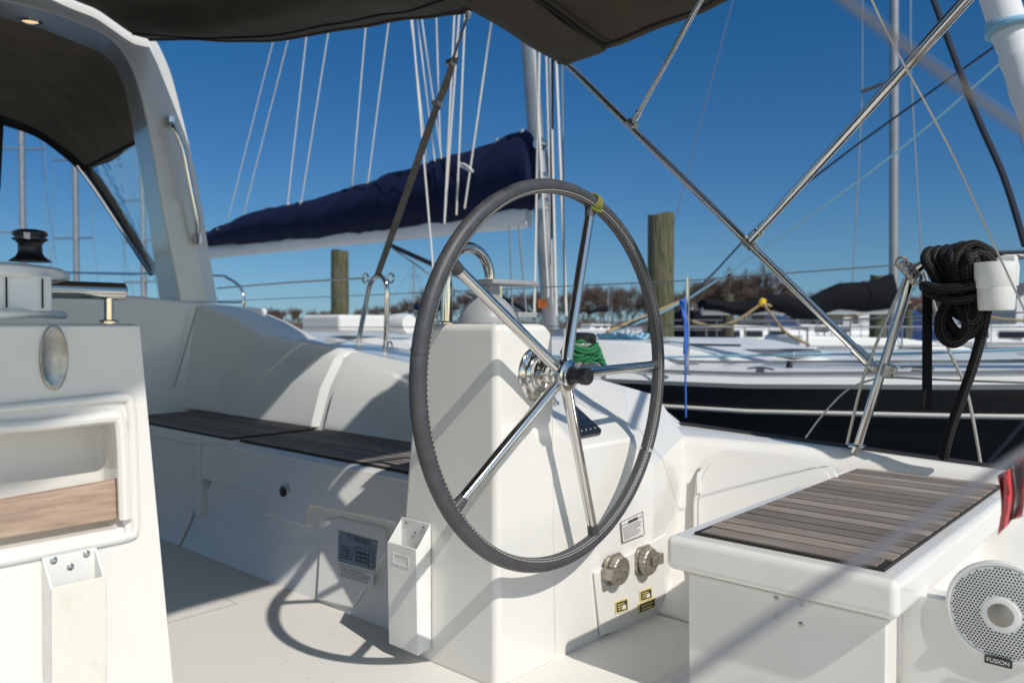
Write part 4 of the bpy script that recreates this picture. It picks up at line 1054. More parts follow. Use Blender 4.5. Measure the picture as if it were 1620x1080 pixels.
# drink holder
dh = thing('cup_holder', 'white plastic double cup holder clipped to the stern rail beside the black rope', 'cup holder', loc=aY(1575,492,YP-.06))
cy_ = YP-.11
def cup(px, y0, y1, r0, r1):
    p = aY(px, y1, cy_); h = aY(px, y0, cy_).z-p.z
    bm = NB(); lathe(bm, [(r1*.94,0),(r1,.006),(r0,h-.004),(r0*1.0,h),(r0*.92,h),(r0*.9,h-.02)], p, (0,0,1), 40); return bm
rpx = 29*(aY(1575,450,cy_)-O).dot(_fw)/F
obj('cup', cup(1574,415,456,rpx*1.02,rpx*.99), 'plastic_white', dh)
obj('cup', cup(1576,455,491,rpx*.94,rpx*.87), 'plastic_white', dh)
bm = NB(); a = aY(1590,412,cy_); b = aY(1606,402,YP)
prism(bm, [aY(1593,404,cy_+.04),aY(1606,403,cy_+.04),aY(1611,420,cy_+.04),aY(1609,452,cy_+.04),aY(1600,452,cy_+.04),aY(1598,425,cy_+.04)], (.0,.03,.0)); obj('clip', bm, 'plastic_white', dh, bevel=.003)
bm = NB(); prism(bm, [aY(1569,414,cy_+.03),aY(1580,405,cy_+.03),aY(1606,403,cy_+.03),aY(1607,416,cy_+.03)], (0,.05,0)); obj('hook', bm, 'plastic_white', dh, bevel=.004)
child_fix(dh)
# wires close to the lens and the stern wire
tag(T('backstay', [aD(1370,-20,1.9), aD(1410,65,1.95), aD(1500,230,2.1), aD(1560,360,2.25), aD(1625,500,2.4)], .0028, 'wire', k=3), 'thin twisted steel wire slanting down at the right in front of the stern tubes', 'wire')
tag(T('cord', [aD(1300,-30,.36), aD(1400,50,.36), aD(1520,138,.36), aD(1640,222,.36)], .0016, 'webbing', k=3), 'blurred tan cord crossing the top right corner close to the lens', 'cord')
tag(T('lifeline', [aD(1040,1100,.28), aD(1300,925,.33), aD(1500,795,.38), aD(1640,700,.44)], .0023, 'cord_grey', k=3), 'blurred grey lifeline slanting across the helm seat close to the lens', 'lifeline')
# flag
fl = thing('flag', 'red and white striped flag, only its edge showing at the right frame edge', 'flag', loc=aD(1600,830,1.25))
def flagpart(px0, px1, y0, y1, m):
    bm = NB()
    def f(u, v):
        a = lerp(px0, px1, u); b = lerp(lerp(y0[0], y0[1], u), lerp(y1[0], y1[1], u), v); return aD(a+6*math.sin(v*3), b, 1.25+.03*math.sin(u*7+v*2)+.012*math.sin(v*9))
    grid(bm, f, 10, 14); return solid(obj('stripe', bm, m, fl), .0008)
flagpart(1578,1600,(752,740),(846,822),'flag_red'); flagpart(1601,1640,(738,702),(822,810),'flag_white'); flagpart(1600,1650,(722,688),(740,701),'flag_red')
child_fix(fl)

# ================================================================ NEIGHBOUR BOAT (parallel, bow to the right)
YN = 5.75
nb = thing('sailboat', 'black hulled sailboat alongside with a navy sail cover on its boom', 'sailboat', group='sailboats in the marina', loc=(-6,YN,-.6))
def halfb(x): return pw(x, [(-13.2,1.15),(-11,1.45),(-8,1.62),(-5,1.66),(-2,1.55),(0,1.28),(1.5,.85),(2.6,.3),(2.9,.03)])
def deckz(x): return pw(x, [(-13.2,.68),(-8,.66),(-5,.66),(-2.3,.68),(-1.57,.70),(-.67,.745),(0,.78),(2.9,.95)])
xs = [-13.2,-12,-11,-9.5,-8,-6.5,-5,-3.5,-2,-1,0,.8,1.5,2.1,2.6,2.9]
bm = NB(); rings = []
for x in xs:
    h = halfb(x); z = deckz(x)-.035
    rings.append([V(x,YN-h,z),V(x,YN-h*.98,.1),V(x,YN-h*.86,-.45),V(x,YN-h*.5,-.8),V(x,YN+h*.5,-.8),V(x,YN+h*.86,-.45),V(x,YN+h*.98,.1),V(x,YN+h,z)])
loft(bm, rings); obj('hull', bm, 'hull_black', nb, ang=50)
bm = NB(); rings = []
for x in xs:
    h = halfb(x)+.012; z = deckz(x)
    rings.append([V(x,YN-h,z-.05),V(x,YN-h-.01,z-.025),V(x,YN-h+.03,z+.01),V(x,YN-h*.55,z+.05),V(x,YN+h*.55,z+.05),V(x,YN+h-.03,z+.01),V(x,YN+h+.01,z-.025),V(x,YN+h,z-.05)])
loft(bm, rings); obj('deck', bm, 'gelcoat_far', nb, ang=30)
bm = NB(); rings = []
tube(bm, [V(x,YN-halfb(x)-.004,deckz(x)-.18) for x in xs], .014, 8, flat=.9); obj('hull_stripe', bm, 'rope_white', nb)
bm = NB(); tube(bm, [V(x,YN-halfb(x)+.05,deckz(x)+.028) for x in xs], .012, 6); obj('toe_rail', bm, 'alu', nb)
# coachroof
bm = NB(); rings = []
for x, hw, hh in ((-8.6,1.0,.12),(-8.4,1.02,.20),(-6,1.05,.19),(-4.2,1.0,.16),(-3.2,.9,.12),(-2.75,.8,.07),(-2.2,.68,.03)):
    z = deckz(x); rings.append([V(x,YN-hw-.14,z),V(x,YN-hw,z+hh*.85),V(x,YN-hw+.12,z+hh),V(x,YN,z+hh+.05),V(x,YN+hw-.12,z+hh),V(x,YN+hw,z+hh*.85),V(x,YN+hw+.14,z)])
loft(bm, rings); cr = obj('coachroof', bm, 'gelcoat_far', nb, bevel=.02)
bm = NB(); rings = []
for x, hw, hh in ((-13.0,1.1,.18),(-12.6,1.2,.24),(-10,1.3,.24),(-8.5,1.2,.24)):
    z = deckz(x); rings.append([V(x,YN-hw-.08,z),V(x,YN-hw+.04,z+hh),V(x,YN-hw+.3,z+hh),V(x,YN+hw-.3,z+hh),V(x,YN+hw-.04,z+hh),V(x,YN+hw+.08,z)])
loft(bm, rings); obj('cockpit_coaming', bm, 'gelcoat_far', nb, bevel=.03)
# foredeck hatch blister seen over our coaming
bm = NB(); q0 = aY(1090,560,YN-.6)
loft(bm, [[V(x,YN-w,z0),V(x,YN-w+.18,z1),V(x,YN+w-.18,z1),V(x,YN+w,z0)] for x, w, z0, z1 in ((-4.6,1.15,.62,.87),(-3.2,1.15,.62,.875),(-2.95,1.12,.63,.86),(-2.05,.9,.66,.71))]); obj('cabin_top', bm, 'gelcoat_far', nb, bevel=.02)
for i, (x0,x1) in enumerate(((-7.9,-6.9),(-6.6,-5.6),(-5.4,-4.8))):
    bm = NB(); box(bm, (x0,YN-1.125,deckz(x0)+.05),(x1,YN-1.08,deckz(x0)+.13)); obj('window', bm, 'window_dark', nb, bevel=.03)
for x0, y0, w_, l_ in ((-2.75,-.3,.5,.5),(-4.0,-.3,.45,.5),(-.9,-.25,.5,.5)):   # deck hatches
    zz_ = deckz(x0)+(.21 if x0 < -3 else .13 if x0 < -2 else .06)
    bm = NB(); box(bm, (x0,YN+y0,zz_-.05),(x0+l_,YN+y0+w_,zz_)); hh_ = obj('deck_hatch', bm, 'alu', nb, bevel=.02)
    bm = NB(); box(bm, (x0+.04,YN+y0+.04,zz_-.01),(x0+l_-.04,YN+y0+w_-.04,zz_+.006)); obj('pane', bm, 'window_dark', hh_)
for sx in (-3.4,-2.0,-1.2,.3):
    h = halfb(sx); b0 = V(sx,YN-h+.16,deckz(sx)+.02); bm = NB()
    tube(bm, spline([b0+V(-.08,0,.028),b0+V(-.03,0,.035),b0+V(.03,0,.035),b0+V(.08,0,.028)],3), .008, 8); box(bm, b0+V(-.025,-.012,-.01), b0+V(.025,.012,.03)); obj('cleat', bm, 'steel', nb)
bm = NB(); tube(bm, [V(x,YN-.98,deckz(x)+.07) for x in (-8.5,-6,-4,-2.5,-1,.5)], .011, 6); tube(bm, [V(x,YN-.62,deckz(x)+.20-.04*(x+8)/8) for x in (-8.5,-6,-4,-2.5)], .010, 6); obj('genoa_track', bm, 'alu', nb)
bm = NB()
for x_ in (-6,-4.6,-3.2,-2): lathe(bm, [(.02,0),(.02,.02),(.014,.03),(.014,.045)], V(x_,YN-.99,deckz(x_)+.04), (0,0,1), 10)
obj('deck_block', bm, 'black_plastic', nb)
T('jib_sheet', [V(-7.5,YN-.85,.80),V(-5.5,YN-1.1,.76),V(-3.5,YN-1.05,.76),V(-2.2,YN-.9,.80),V(-.5,YN-.7,.9),V(1.5,YN-.3,1.3)], .009, 'rope_paleblue', nb, seg=6)
# mast, rigging
mt0 = aY(872,520,YN); mt1 = aY(838,90,YN); dm = (mt1-mt0).normalized(); mz = mt0-dm*((mt0.z-.95)/dm.z); mtop = mt0+dm*12
bm = NB(); rings = []
for p in (mz, mtop):
    rings.append([p+V(math.cos(a)*.085, math.sin(a)*.06, 0) for a in [2*math.pi*k/20 for k in range(20)]])
loft(bm, rings); obj('mast', bm, 'alu', nb)
boomz = 2.15
bs = aY(822,345,YN); be = aY(334,399,YN)
bm = NB(); rings = []
for p, hw in ((bs+V(.12,0,0),.055),(be,.05),(be-V(.05,0,0),.03)):
    rings.append([p+V(0, math.cos(a)*hw, math.sin(a)*.105*(hw/.055)) for a in [2*math.pi*k/20 for k in range(20)]])
loft(bm, rings); obj('boom', bm, 'alu_white', nb, ang=50)
ctop = [(318,370),(345,360),(400,338),(455,324),(500,314),(556,297),(610,279),(680,256),(730,243),(790,222),(828,207),(850,212),(858,250)]
cbot = [(318,392),(345,388),(400,386),(455,381),(500,379),(556,372),(610,366),(680,356),(730,350),(790,340),(828,334),(850,331),(858,325)]
tops = spline([aY(a,b,YN) for a,b in ctop],6); bots = spline([aY(a,b,YN) for a,b in cbot],6)
bm = NB(); rings = []
for i, (a, b) in enumerate(zip(tops, bots)):
    n = 22; ring = []; hgt = (a.z-b.z)/2; cen = (a+b)/2; cen.y = YN
    wd = min(.30, .11+hgt*.36)
    for k in range(n):
        q = 2*math.pi*k/n
        x = cen.x+(a.x-b.x)/2*math.sin(q); z = cen.z+hgt*math.sin(q); y = YN+wd*math.cos(q)*(1-.35*max(0,math.sin(q)))
        fold = .09*noise.noise(V(x*2.2-z*1.6, z*1.1, 3))+.06*noise.noise(V(x*6-z*5,z*1.5,7))+.02*noise.noise(V(x*14-z*10,z*2,5))
        y += fold*(-1 if math.cos(q) < 0 else 1); z += .02*noise.noise(V(x*3,q,1))
        ring.append(V(x,y,z))
    rings.append(ring)
loft(bm, rings); obj('sail_cover', bm, 'navy_canvas', nb, ang=60)
bm = NB()
for a, b in ((345,362),(455,322),(476,318),(556,295),(581,290),(788,221),(826,207),(690,256)):
    p = aY(a,b+3,YN-.04); lathe(bm, [(.02,-.03),(.02,.03)], p, (0,0,1), 10)
obj('cover_fastener', bm, 'alu_white', nb)
lj = [((432,66),(361,346)),((455,66),(386,338)),((484,64),(455,322)),((518,60),(477,318)),((578,48),(557,295)),((614,42),(582,290)),((690,22),(697,256)),((650,34),(681,300)),((660,30),(697,330)),((667,28),(700,262))]
for (a, b) in lj:
    p, q = aY(*a, YN-.10), aY(*b, YN-.06); e = p+(p-q)*1.6
    T('lazy_jack', [q, p, e], .0075, 'rope_white', nb, seg=6, sp=False)
hal = [((727,14),(703,355),.6),((719,18),(703,352),.62),((776,44),(735,330),.6),((652,34),(690,480),.7),((736,16),(722,340),.6)]
for a, b, dy in hal:
    p, q = aY(*a, YN-dy*.5), aY(*b, YN-dy*.5); T('halyard', [q, p, p+(p-q)*1.5], .0095, 'rope_white', nb, seg=6, sp=False)
T('reef_line', [aY(728,258,YN-.33), aY(738,262,YN-.35), aY(748,272,YN-.34), aY(728,262,YN-.34)], .010, 'rope_white', nb, seg=6)
for (a, b) in (((862,0),(875,480)),((870,60),(880,500)),((874,90),(872,420)),((880,100),(896,500)),((846,90),(868,470)),((853,100),(845,500))):
    p, q = aY(*a, YN-.16), aY(*b, YN-.16); T('mast_rope', [q, p, p+(p-q)*1.2], .012, 'rope_white' if a[0] != 874 else 'rope_black', nb, seg=6, sp=False)
for k, (a, b) in enumerate((((888,0),(893,470)),((806,356),(811,500)),((820,350),(834,510)))): 
    p, q = aY(*a, YN-.5), aY(*b, YN-.5); T('stay', [q, p+(p-q)*(2 if k == 0 else 0)], .008, 'rope_grey', nb, seg=6, sp=False)
bm = NB(); tube(bm, [aY(617,388,YN), aY(760,452,YN), aY(846,500,YN)], .026, 10); obj('boom_vang', bm, 'black_plastic', nb)
bm = NB(); tube(bm, [aY(700,425,YN), aY(846,505,YN-.1)], .012, 8); tube(bm, [aY(610,385,YN-.1), aY(700,448,YN-.1), aY(840,520,YN-.1)], .008, 6); obj('vang_tackle', bm, 'rope_grey', nb)
bm = NB(); c = aY(872,470,YN-.13); prism(bm, [c+V(0,0,.08),c+V(.07,0,0),c+V(0,0,-.08),c+V(-.07,0,0)], (0,.01,0)); obj('mast_plaque', bm, 'label_white', nb)
bm = NB(); c = aY(858,480,YN-.15); box(bm, c-V(.05,.005,.04), c+V(.05,.005,.04)); obj('warning_sign', bm, 'orange', nb)
bm = NB()
for z_ in (.0,.12,.28): lathe(bm, [(.05,-.05),(.06,0),(.05,.05)], mz+dm*(1.15+z_*2)+V(.13,-.1,0), (0,-1,0), 14)
obj('mast_winch', bm, 'steel', nb)
# stern rail of the neighbour seen through beside the arch
bm = NB(); rl = lambda a,b: aY(a,b,YN-1.3)
tube(bm, spline([rl(380,515),rl(386,480),rl(380,455),rl(360,440),rl(330,436),rl(150,432),rl(20,430)],5), .016, 8); tube(bm, spline([rl(384,478),rl(340,478),rl(150,470)],4), .012, 8)
obj('stern_rail', bm, 'steel', nb)
for x in (-3.9,-2.42,-.6,1.2):
    h = halfb(x); bm = NB(); b0 = V(x,YN-h+.08,deckz(x)); tube(bm, [b0, b0+V(0,0,.60)], .0125, 8); lathe(bm, [(.03,0),(.03,.02),(.018,.04)], b0, (0,0,1), 12); obj('stanchion', bm, 'steel', nb)
for h_ in (.58,.31):
    T('lifeline', [V(x,YN-halfb(x)+.08,deckz(x)+h_) for x in (-8,-5.5,-3.9,-2.42,-.6,1.2)], .004, 'wire', nb, seg=6, sp=False)
T('blue_line', [aY(1083,470,YN-1.6), aY(1084,560,YN-1.66), aY(1085,660,YN-1.7)], .006, 'rope_blue', nb, seg=6)
T('blue_tie', [aY(1078,475,YN-1.58), aY(1082,500,YN-1.62), aY(1086,520,YN-1.6), aY(1084,560,YN-1.6)], .014, 'rope_blue', nb, seg=6)
T('deck_line', [aY(940,556,YN-.9), aY(990,545,YN-.9), aY(1060,541,YN-.9)], .008, 'rope_grey', nb, seg=6)
bm = NB(); rnd = random.Random(9)
for k in range(6):
    c = aY(965+8*k,531+rnd.random()*4,YN-.4); tube(bm, [c+V(math.cos(q)*.1,math.sin(q)*.1,.02*math.sin(q*2)) for q in [2*math.pi*j/12 for j in range(12)]], .014, 6, closed=True)
obj('deck_coil', bm, 'rope_paleblue', nb)
T('dock_line', [aY(936,548,YN-.4), aY(1000,510,YN-.3), aY(1090,470,YN), aY(1250,310,YN), aY(1590,62,YN)], .008, 'stay_dark', nb, seg=6, k=3)
T('headsail_sheet', [aY(960,530,YN-.4), aY(1090,472,YN-.1), aY(1340,300,YN-.1), aY(1480,190,YN-.1), aY(1600,85,YN-.1)], .009, 'rope_paleblue', nb, seg=6, k=3)
bm = NB(); rf = lambda a,b: aY(a,b,YN-1.0)
p, q = rf(1578,-10), rf(1655,230); tube(bm, spline([p+(p-q)*3, p, p.lerp(q,.5), q, q+(q-p)*1.5],5), lambda t: .083-.004*math.sin(t*40), 16); obj('furled_sail', bm, 'flag_white', nb)
bm = NB()
for k in range(3): c = rf(1600,35+6*k); tube(bm, [c+V(math.cos(t)*.105,math.sin(t)*.105,.02*math.sin(t+k)) for t in [2*math.pi*j/16 for j in range(16)]], .016, 6, closed=True)
obj('furling_tie', bm, 'rope_paleblue', nb)
T('dark_stay', [aY(1473,-10,4.6), aY(1540,170,4.6), aY(1588,280,4.6), aY(1622,390,4.6)], .016, 'stay_dark', nb, seg=8)
T('dark_stay', [aY(1622,665,4.15), aY(1560,735,4.1)], .010, 'stay_dark', nb, seg=8, sp=False)
bm = NB(); c = aY(548,506,YN-.9); box(bm, c-V(.35,.3,.12), c+V(.3,.3,.05)); obj('companionway_hatch', bm, 'gelcoat_far', nb, bevel=.04)
bm = NB(); c = aY(635,512,YN-.8); lathe(bm, [(.09,-.12),(.1,0),(.09,.12)], c, (1,0,0), 16); obj('cowl_vent', bm, 'gelcoat_far', nb)
bm = NB(); tube(bm, [aY(420,523,YN-1.2), aY(446,524,YN-1.2)], .03, 8); obj('deck_handle', bm, 'black_plastic', nb)
child_fix(nb)

# ================================================================ PILINGS
def piling(px, ytop, d, wpx, m, label, lean=0, ybot=None):
    r_ = wpx/F*d/2; base = at(px, d, -1.2); topp = aD(px, ytop, d); t = thing('piling', label, 'piling', group='wooden pilings in the marina', loc=(base.x,base.y,-.62))
    bm = NB(); rings = []
    for i in range(13):
        q = i/12; z = lerp(-1.2, topp.z, q); c = V(base.x+lean*q, base.y, z)
        rings.append([c+V(math.cos(a)*r_*(1.05-.08*q)*(1+.05*noise.noise(V(math.cos(a)*2,math.sin(a)*2,z*.8+px))), math.sin(a)*r_*(1.05-.08*q), (.02*math.sin(a*2+px) if i == 12 else 0)) for a in [2*math.pi*k/20 for k in range(20)]])
    loft(bm, rings); obj('post', bm, m, t, ang=50); child_fix(t); return t, topp, r_
PL = [(1045,340,11,42,'piling_wood','tall thick green-stained wooden piling behind the right side of the wheel'),
      (538,397,15,28,'piling_wood','green wooden piling under the navy sail cover, left of the wheel'),
      (1389,436,14,25,'piling_wood','green painted piling beneath the dark sail cover at the right'),
      (1152,466,17,18,'piling_brown','brown weathered piling with a tall spike, right of the blue line'),
      (1437,490,19,12,'piling_wood','thin green piling just right of the stern rail tube'),
      (1300,500,40,8,'piling_brown','slim distant brown piling behind the main awning tube'),
      (700,488,48,7,'piling_brown','small distant piling seen through the wheel at left')]
for p in PL:
    t, tp, r_ = piling(*p)
    if p[0] == 1152:
        bm = NB(); tube(bm, [tp, tp+V(.05,0,.45)], .035, 6); obj('spike', bm, 'piling_brown', t); child_fix(t)
# mooring ropes and float
T0 = lambda name, pts, r_, m, lab, cat: tag(T(name, pts, r_, m), lab, cat)
T0('mooring_rope', [aD(1095,508,12), aD(1130,516,12), aD(1165,507,12), aD(1205,480,12)], .021, 'rope_tan', 'tan mooring rope sagging from the blue line up to the yellow float', 'rope')
T0('mooring_rope', [aD(1207,480,12), aD(1222,500,11.5), aD(1245,527,11), aD(1280,545,11)], .021, 'rope_tan', 'tan mooring rope falling steeply from the yellow float', 'rope')
T0('mooring_rope', [aD(1207,480,12), aD(1260,494,12.5), aD(1330,500,13), aD(1390,492,13.5), aD(1440,478,14)], .021, 'rope_tan', 'tan mooring rope running right from the yellow float past the green piling', 'rope')
T0('mooring_rope', [aD(960,525,8), aD(1010,505,9), aD(1080,475,10.4)], .02, 'rope_tan', 'tan mooring rope tied round the thick green piling', 'rope')
T0('mooring_rope', [aD(1560,500,12), aD(1590,505,12), aD(1650,508,12)], .02, 'rope_tan', 'tan rope low at the right frame edge behind the cup holder', 'rope')
bm = NB(); c = aD(1206,478,12); lathe(bm, [(.015,-.06),(.045,-.05),(.055,0),(.045,.05),(.015,.06)], c, (.3,.2,1), 18); tag(obj('float', bm, 'yellow'), 'small yellow float where the tan mooring ropes meet', 'float')

# ================================================================ OTHER BOATS
def yacht(label, px, d, length, heading, hullm='hull_white', coverm=None, mast=True, mastw=.16, masth=13, boom=1, fb=1.1, dodger=None, lean=0, boomh=1.5, group='sailboats in the marina'):
    """heading: angle in degrees of the bow measured from the photo's right-hand direction"""
    bw = math.cos(R(heading))*V(.743,.669,0)+math.sin(R(heading))*V(-.669,.743,0)
    base = at(px, d, -.62)-bw*(.08*length)
    t = thing('sailboat', label, 'sailboat', group=group, loc=base)
    bw = math.cos(R(heading))*V(.743,.669,0)+math.sin(R(heading))*V(-.669,.743,0); sdv = V(-bw.y,bw.x,0); L_ = length
    def W(x, y, z): return base+bw*x+sdv*y+V(0,0,z)
    st_ = [(-.5,.32),(-.4,.42),(-.2,.49),(0,.5),(.2,.44),(.35,.3),(.45,.12),(.5,.01)]; B = L_*.31
    bm = NB(); loft(bm, [[W(x*L_,-b*B,fb+.15*max(0,x)),W(x*L_,-b*B*.85,.1),W(x*L_,-b*B*.3,-.3),W(x*L_,b*B*.3,-.3),W(x*L_,b*B*.85,.1),W(x*L_,b*B,fb+.15*max(0,x))] for x, b in st_]); obj('hull', bm, hullm, t, ang=50)
    bm = NB(); loft(bm, [[W(x*L_,-b*B-.02,fb-.08+.15*max(0,x)),W(x*L_,-b*B*.9,fb+.05+.15*max(0,x)),W(x*L_,b*B*.9,fb+.05+.15*max(0,x)),W(x*L_,b*B+.02,fb-.08+.15*max(0,x))] for x, b in st_]); obj('deck', bm, 'gelcoat_far', t)
    bm = NB(); loft(bm, [[W(x*L_,-b*B,fb),W(x*L_,-b*B*.85,fb+h),W(x*L_,b*B*.85,fb+h),W(x*L_,b*B,fb)] for x, b, h in ((-.2,.3,.1),(-.18,.32,.5),(.05,.32,.45),(.22,.22,.3),(.28,.15,.08))]); obj('coachroof', bm, 'gelcoat_far', t, bevel=.04)
    for s in (-1, 1):
        for x0 in (-.15,-.06,.03): bm = NB(); a = [W(x0*L_,s*B*.305,fb+.14),W((x0+.065)*L_,s*B*.305,fb+.14),W((x0+.065)*L_,s*B*.295,fb+.32),W(x0*L_,s*B*.295,fb+.32)]; prism(bm, a, sdv*s*.02); obj('window', bm, 'window_dark', t)
    if mast:
        mp_ = W(.08*L_,0,fb+.3); bm = NB(); tube(bm, [mp_, mp_+V(lean,0,masth)], mastw/2, 14); obj('mast', bm, 'alu', t)
        sp_ = [mp_+V(lean*f,0,masth*f) for f in (.28,.52,.76)]
        for c in sp_:
            bm = NB(); tube(bm, [c-sdv*B*.28-bw*.15, c, c+sdv*B*.28-bw*.15], .035, 6); obj('spreader', bm, 'alu', t)
        for s in (-1, 1): T('shroud', [W(.06*L_,s*B*.46,fb), sp_[0]+sdv*s*B*.28-bw*.15, sp_[1]+sdv*s*B*.28-bw*.15, mp_+V(lean,0,masth*.98)], .012, 'alu', t, seg=5, sp=False)
        T('forestay', [W(.49*L_,0,fb+.1), mp_+V(lean,0,masth*.97)], .009, 'cord_grey', t, seg=6, sp=False)
        T('backstay', [W(-.5*L_,0,fb+.1), mp_+V(lean,0,masth)], .007, 'cord_grey', t, seg=5, sp=False)
        if boom:
            bm = NB(); b0 = W(.07*L_,0,fb+boomh); b1 = W(-.36*L_,0,fb+boomh-.02); tube(bm, [b0,b1], .06, 10); obj('boom', bm, 'alu_white', t)
            if coverm:
                bm = NB(); rings = []
                for i in range(15):
                    q = i/14; c = b0.lerp(b1,q)+V(0,0,.02+(.40*(1-q)**1.3+.16)*.5); h_ = (.40*(1-q)**1.3+.17)*.5
                    rings.append([c+sdv*math.cos(a)*.2*(1+.3*noise.noise(V(q*9,a,px)))-V(0,0,.16*math.sin(q*math.pi)*(.6+.5*math.sin(q*17)))+V(0,0,math.sin(a)*h_*(1+.18*noise.noise(V(q*7,a*2,px+5)))) for a in [2*math.pi*k/12 for k in range(12)]])
                loft(bm, rings); obj('sail_cover', bm, coverm, t, ang=60)
    if dodger:
        bm = NB(); loft(bm, [[W(x*L_,-B*.33,fb),W(x*L_,-B*.28,fb+h),W(x*L_,0,fb+h*1.12),W(x*L_,B*.28,fb+h),W(x*L_,B*.33,fb)] for x, h in ((-.10,.3),(-.17,.8),(-.26,.85))]); obj('dodger', bm, dodger, t, ang=50)
    bm = NB()
    for s in (-1, 1):
        for hh in (.35,.62): tube(bm, [W(x*L_,s*b*B*.95,fb+hh) for x, b in st_[:-1]], .010, 4)
        for x, b in st_[:-1]: tube(bm, [W(x*L_,s*b*B*.95,fb), W(x*L_,s*b*B*.95,fb+.62)], .014, 4)
    obj('guard_rail', bm, 'alu', t)
    for k, x in enumerate((-.25,.0,.2)):
        bm = NB(); b = pw(x, st_)*B; c = W(x*L_,-b-.12,.35); lathe(bm, [(.03,-.3),(.11,-.22),(.12,0),(.11,.22),(.03,.3)], c, (0,0,1), 12); obj('fender', bm, 'flag_white', t)
    child_fix(t); return t
yacht('white sailboat with drooping black sail cover and tall mast beyond the stern rail', 1414, 12.6, 7.2, 8, coverm='black_canvas', masth=15, mastw=.14, fb=.95, boomh=.88, lean=-.12)
yacht('white boat with a black spray hood seen right of the thick green piling', 1215, 24, 8, 12, mast=False, fb=1.1, dodger='black_canvas')
yacht('white boat with a navy spray hood far right behind the cup holder', 1600, 22, 9.5, -20, mast=False, dodger='hull_navy')
yacht('distant white sailboat seen past the arch, its mast left of the others', 38, 30, 10, 100, masth=13, mastw=.22, coverm='navy_canvas')
yacht('distant white sailboat whose pale mast shows in the middle of the hood window', 122, 32, 10, 80, masth=13, mastw=.22, coverm='black_canvas')
yacht('distant white sailboat with its mast beside the arch foot', 228, 28, 10, 60, masth=6, mastw=.2, boom=0)
yacht('distant bare-masted sailboat seen through the wheel near its left rim', 655, 60, 9, 150, masth=5, mastw=.14, coverm='navy_canvas')
yacht('small distant sailboat by the far shore between the wheel hub and right rim', 962, 70, 9, 30, masth=3.5, mastw=.12, coverm='black_canvas')
yacht('distant white boat with a navy spray hood, left of the stern rail tube', 1330, 38, 10, -8, mast=False, dodger='hull_navy')
yacht('distant navy hulled boat in front of the boathouse', 1540, 45, 10, 170, hullm='hull_navy', mast=False)
# grey inflatable boat
ib = thing('inflatable_boat', 'grey inflatable dinghy lying behind the black hulled boat', 'dinghy', loc=at(1360,9.5,.5))
for i, (y, z, rr_) in enumerate(((564,.2,.1),(585,.2,.09))):
    bm = NB(); tube(bm, spline([aD(1235+12*i,y+2,9.6+i*.4), aD(1300,y,9.6), aD(1400,y,9.6), aD(1520,y+2,9.6), aD(1600,y+4,9.8)],5), rr_, 14); obj('tube', bm, 'inflatable_grey', ib)
child_fix(ib)
# dock
bm = NB(); a, b = at(900,15.5,.0), at(1900,14.5,.0); dv = (b-a).normalized(); nv = V(-dv.y,dv.x,0)
prism(bm, [a+V(0,0,-.15), b+V(0,0,-.15), b+nv*1.6+V(0,0,-.15), a+nv*1.6+V(0,0,-.15)], (0,0,.2)); tag(obj('dock', bm, 'dock_wood', bevel=.01), 'grey wooden dock running behind the black hulled boat', 'dock')

# ================================================================ HOUSES AND TREES ON THE SHORE
def house(px, d, w, dep, h, rf, m, mr, label, rot=0):
    base = at(px, d, .2); t = thing('house', label, 'house', group='houses on the far shore', loc=base)
    ux = (math.cos(R(rot))*V(.743,.669,0)+math.sin(R(rot))*V(-.669,.743,0)); uy = V(-ux.y,ux.x,0)
    def W(x, y, z): return base+ux*x+uy*y+V(0,0,z)
    bm = NB(); prism(bm, [W(-w/2,0,-.5),W(w/2,0,-.5),W(w/2,0,h),W(0,0,h+rf),W(-w/2,0,h)], uy*dep); obj('wall', bm, m, t, smooth=False)
    bm = NB()
    for s in (-1,1): prism(bm, [W(s*(w/2+.4),-.4,h-.25),W(0,-.4,h+rf+.06),W(0,-.4,h+rf+.26),W(s*(w/2+.4),-.4,h-.05)], uy*(dep+.8))
    rfo = obj('roof', bm, mr, t, smooth=False)
    bm = NB(); box(bm, V(-.35,-.35,0)+W(w*.22,dep*.5,h), V(.35,.35,rf+1.0)+W(w*.22,dep*.5,h)); obj('chimney', bm, 'roof_red', rfo)
    n = max(2, int(w/2.6))
    for fl_ in range(max(1, int(h/2.7))):
        for i in range(n):
            x = (-w/2)+(i+.5)*w/n; bm = NB(); prism(bm, [W(x-.5,-.04,.8+fl_*2.7),W(x+.5,-.04,.8+fl_*2.7),W(x+.5,-.04,2.1+fl_*2.7),W(x-.5,-.04,2.1+fl_*2.7)], uy*.06); obj('window', bm, 'window_dark', t, smooth=False)
    child_fix(t)
house(1372, 126, 7.5, 10, 4.6, 2.2, 'house_white', 'roof_grey', 'white two storey gabled house on the shore left of the stern rail')
house(1560, 132, 16, 9, 3.2, 1.4, 'house_blue', 'roof_grey', 'long pale blue boathouse on the shore at the right')
house(1465, 140, 9, 8, 3.2, 2.0, 'house_tan', 'roof_red', 'low house with a red roof behind the rope coil')
house(1255, 138, 10, 8, 3.0, 2.0, 'house_white', 'roof_grey', 'low white house behind the main awning tube')
house(1112, 142, 8, 8, 4.0, 2.0, 'house_white', 'roof_grey', 'small white house on the shore just right of the thick piling')
house(1660, 120, 10, 8, 5.0, 2.0, 'house_white', 'roof_grey', 'white house at the far right frame edge')
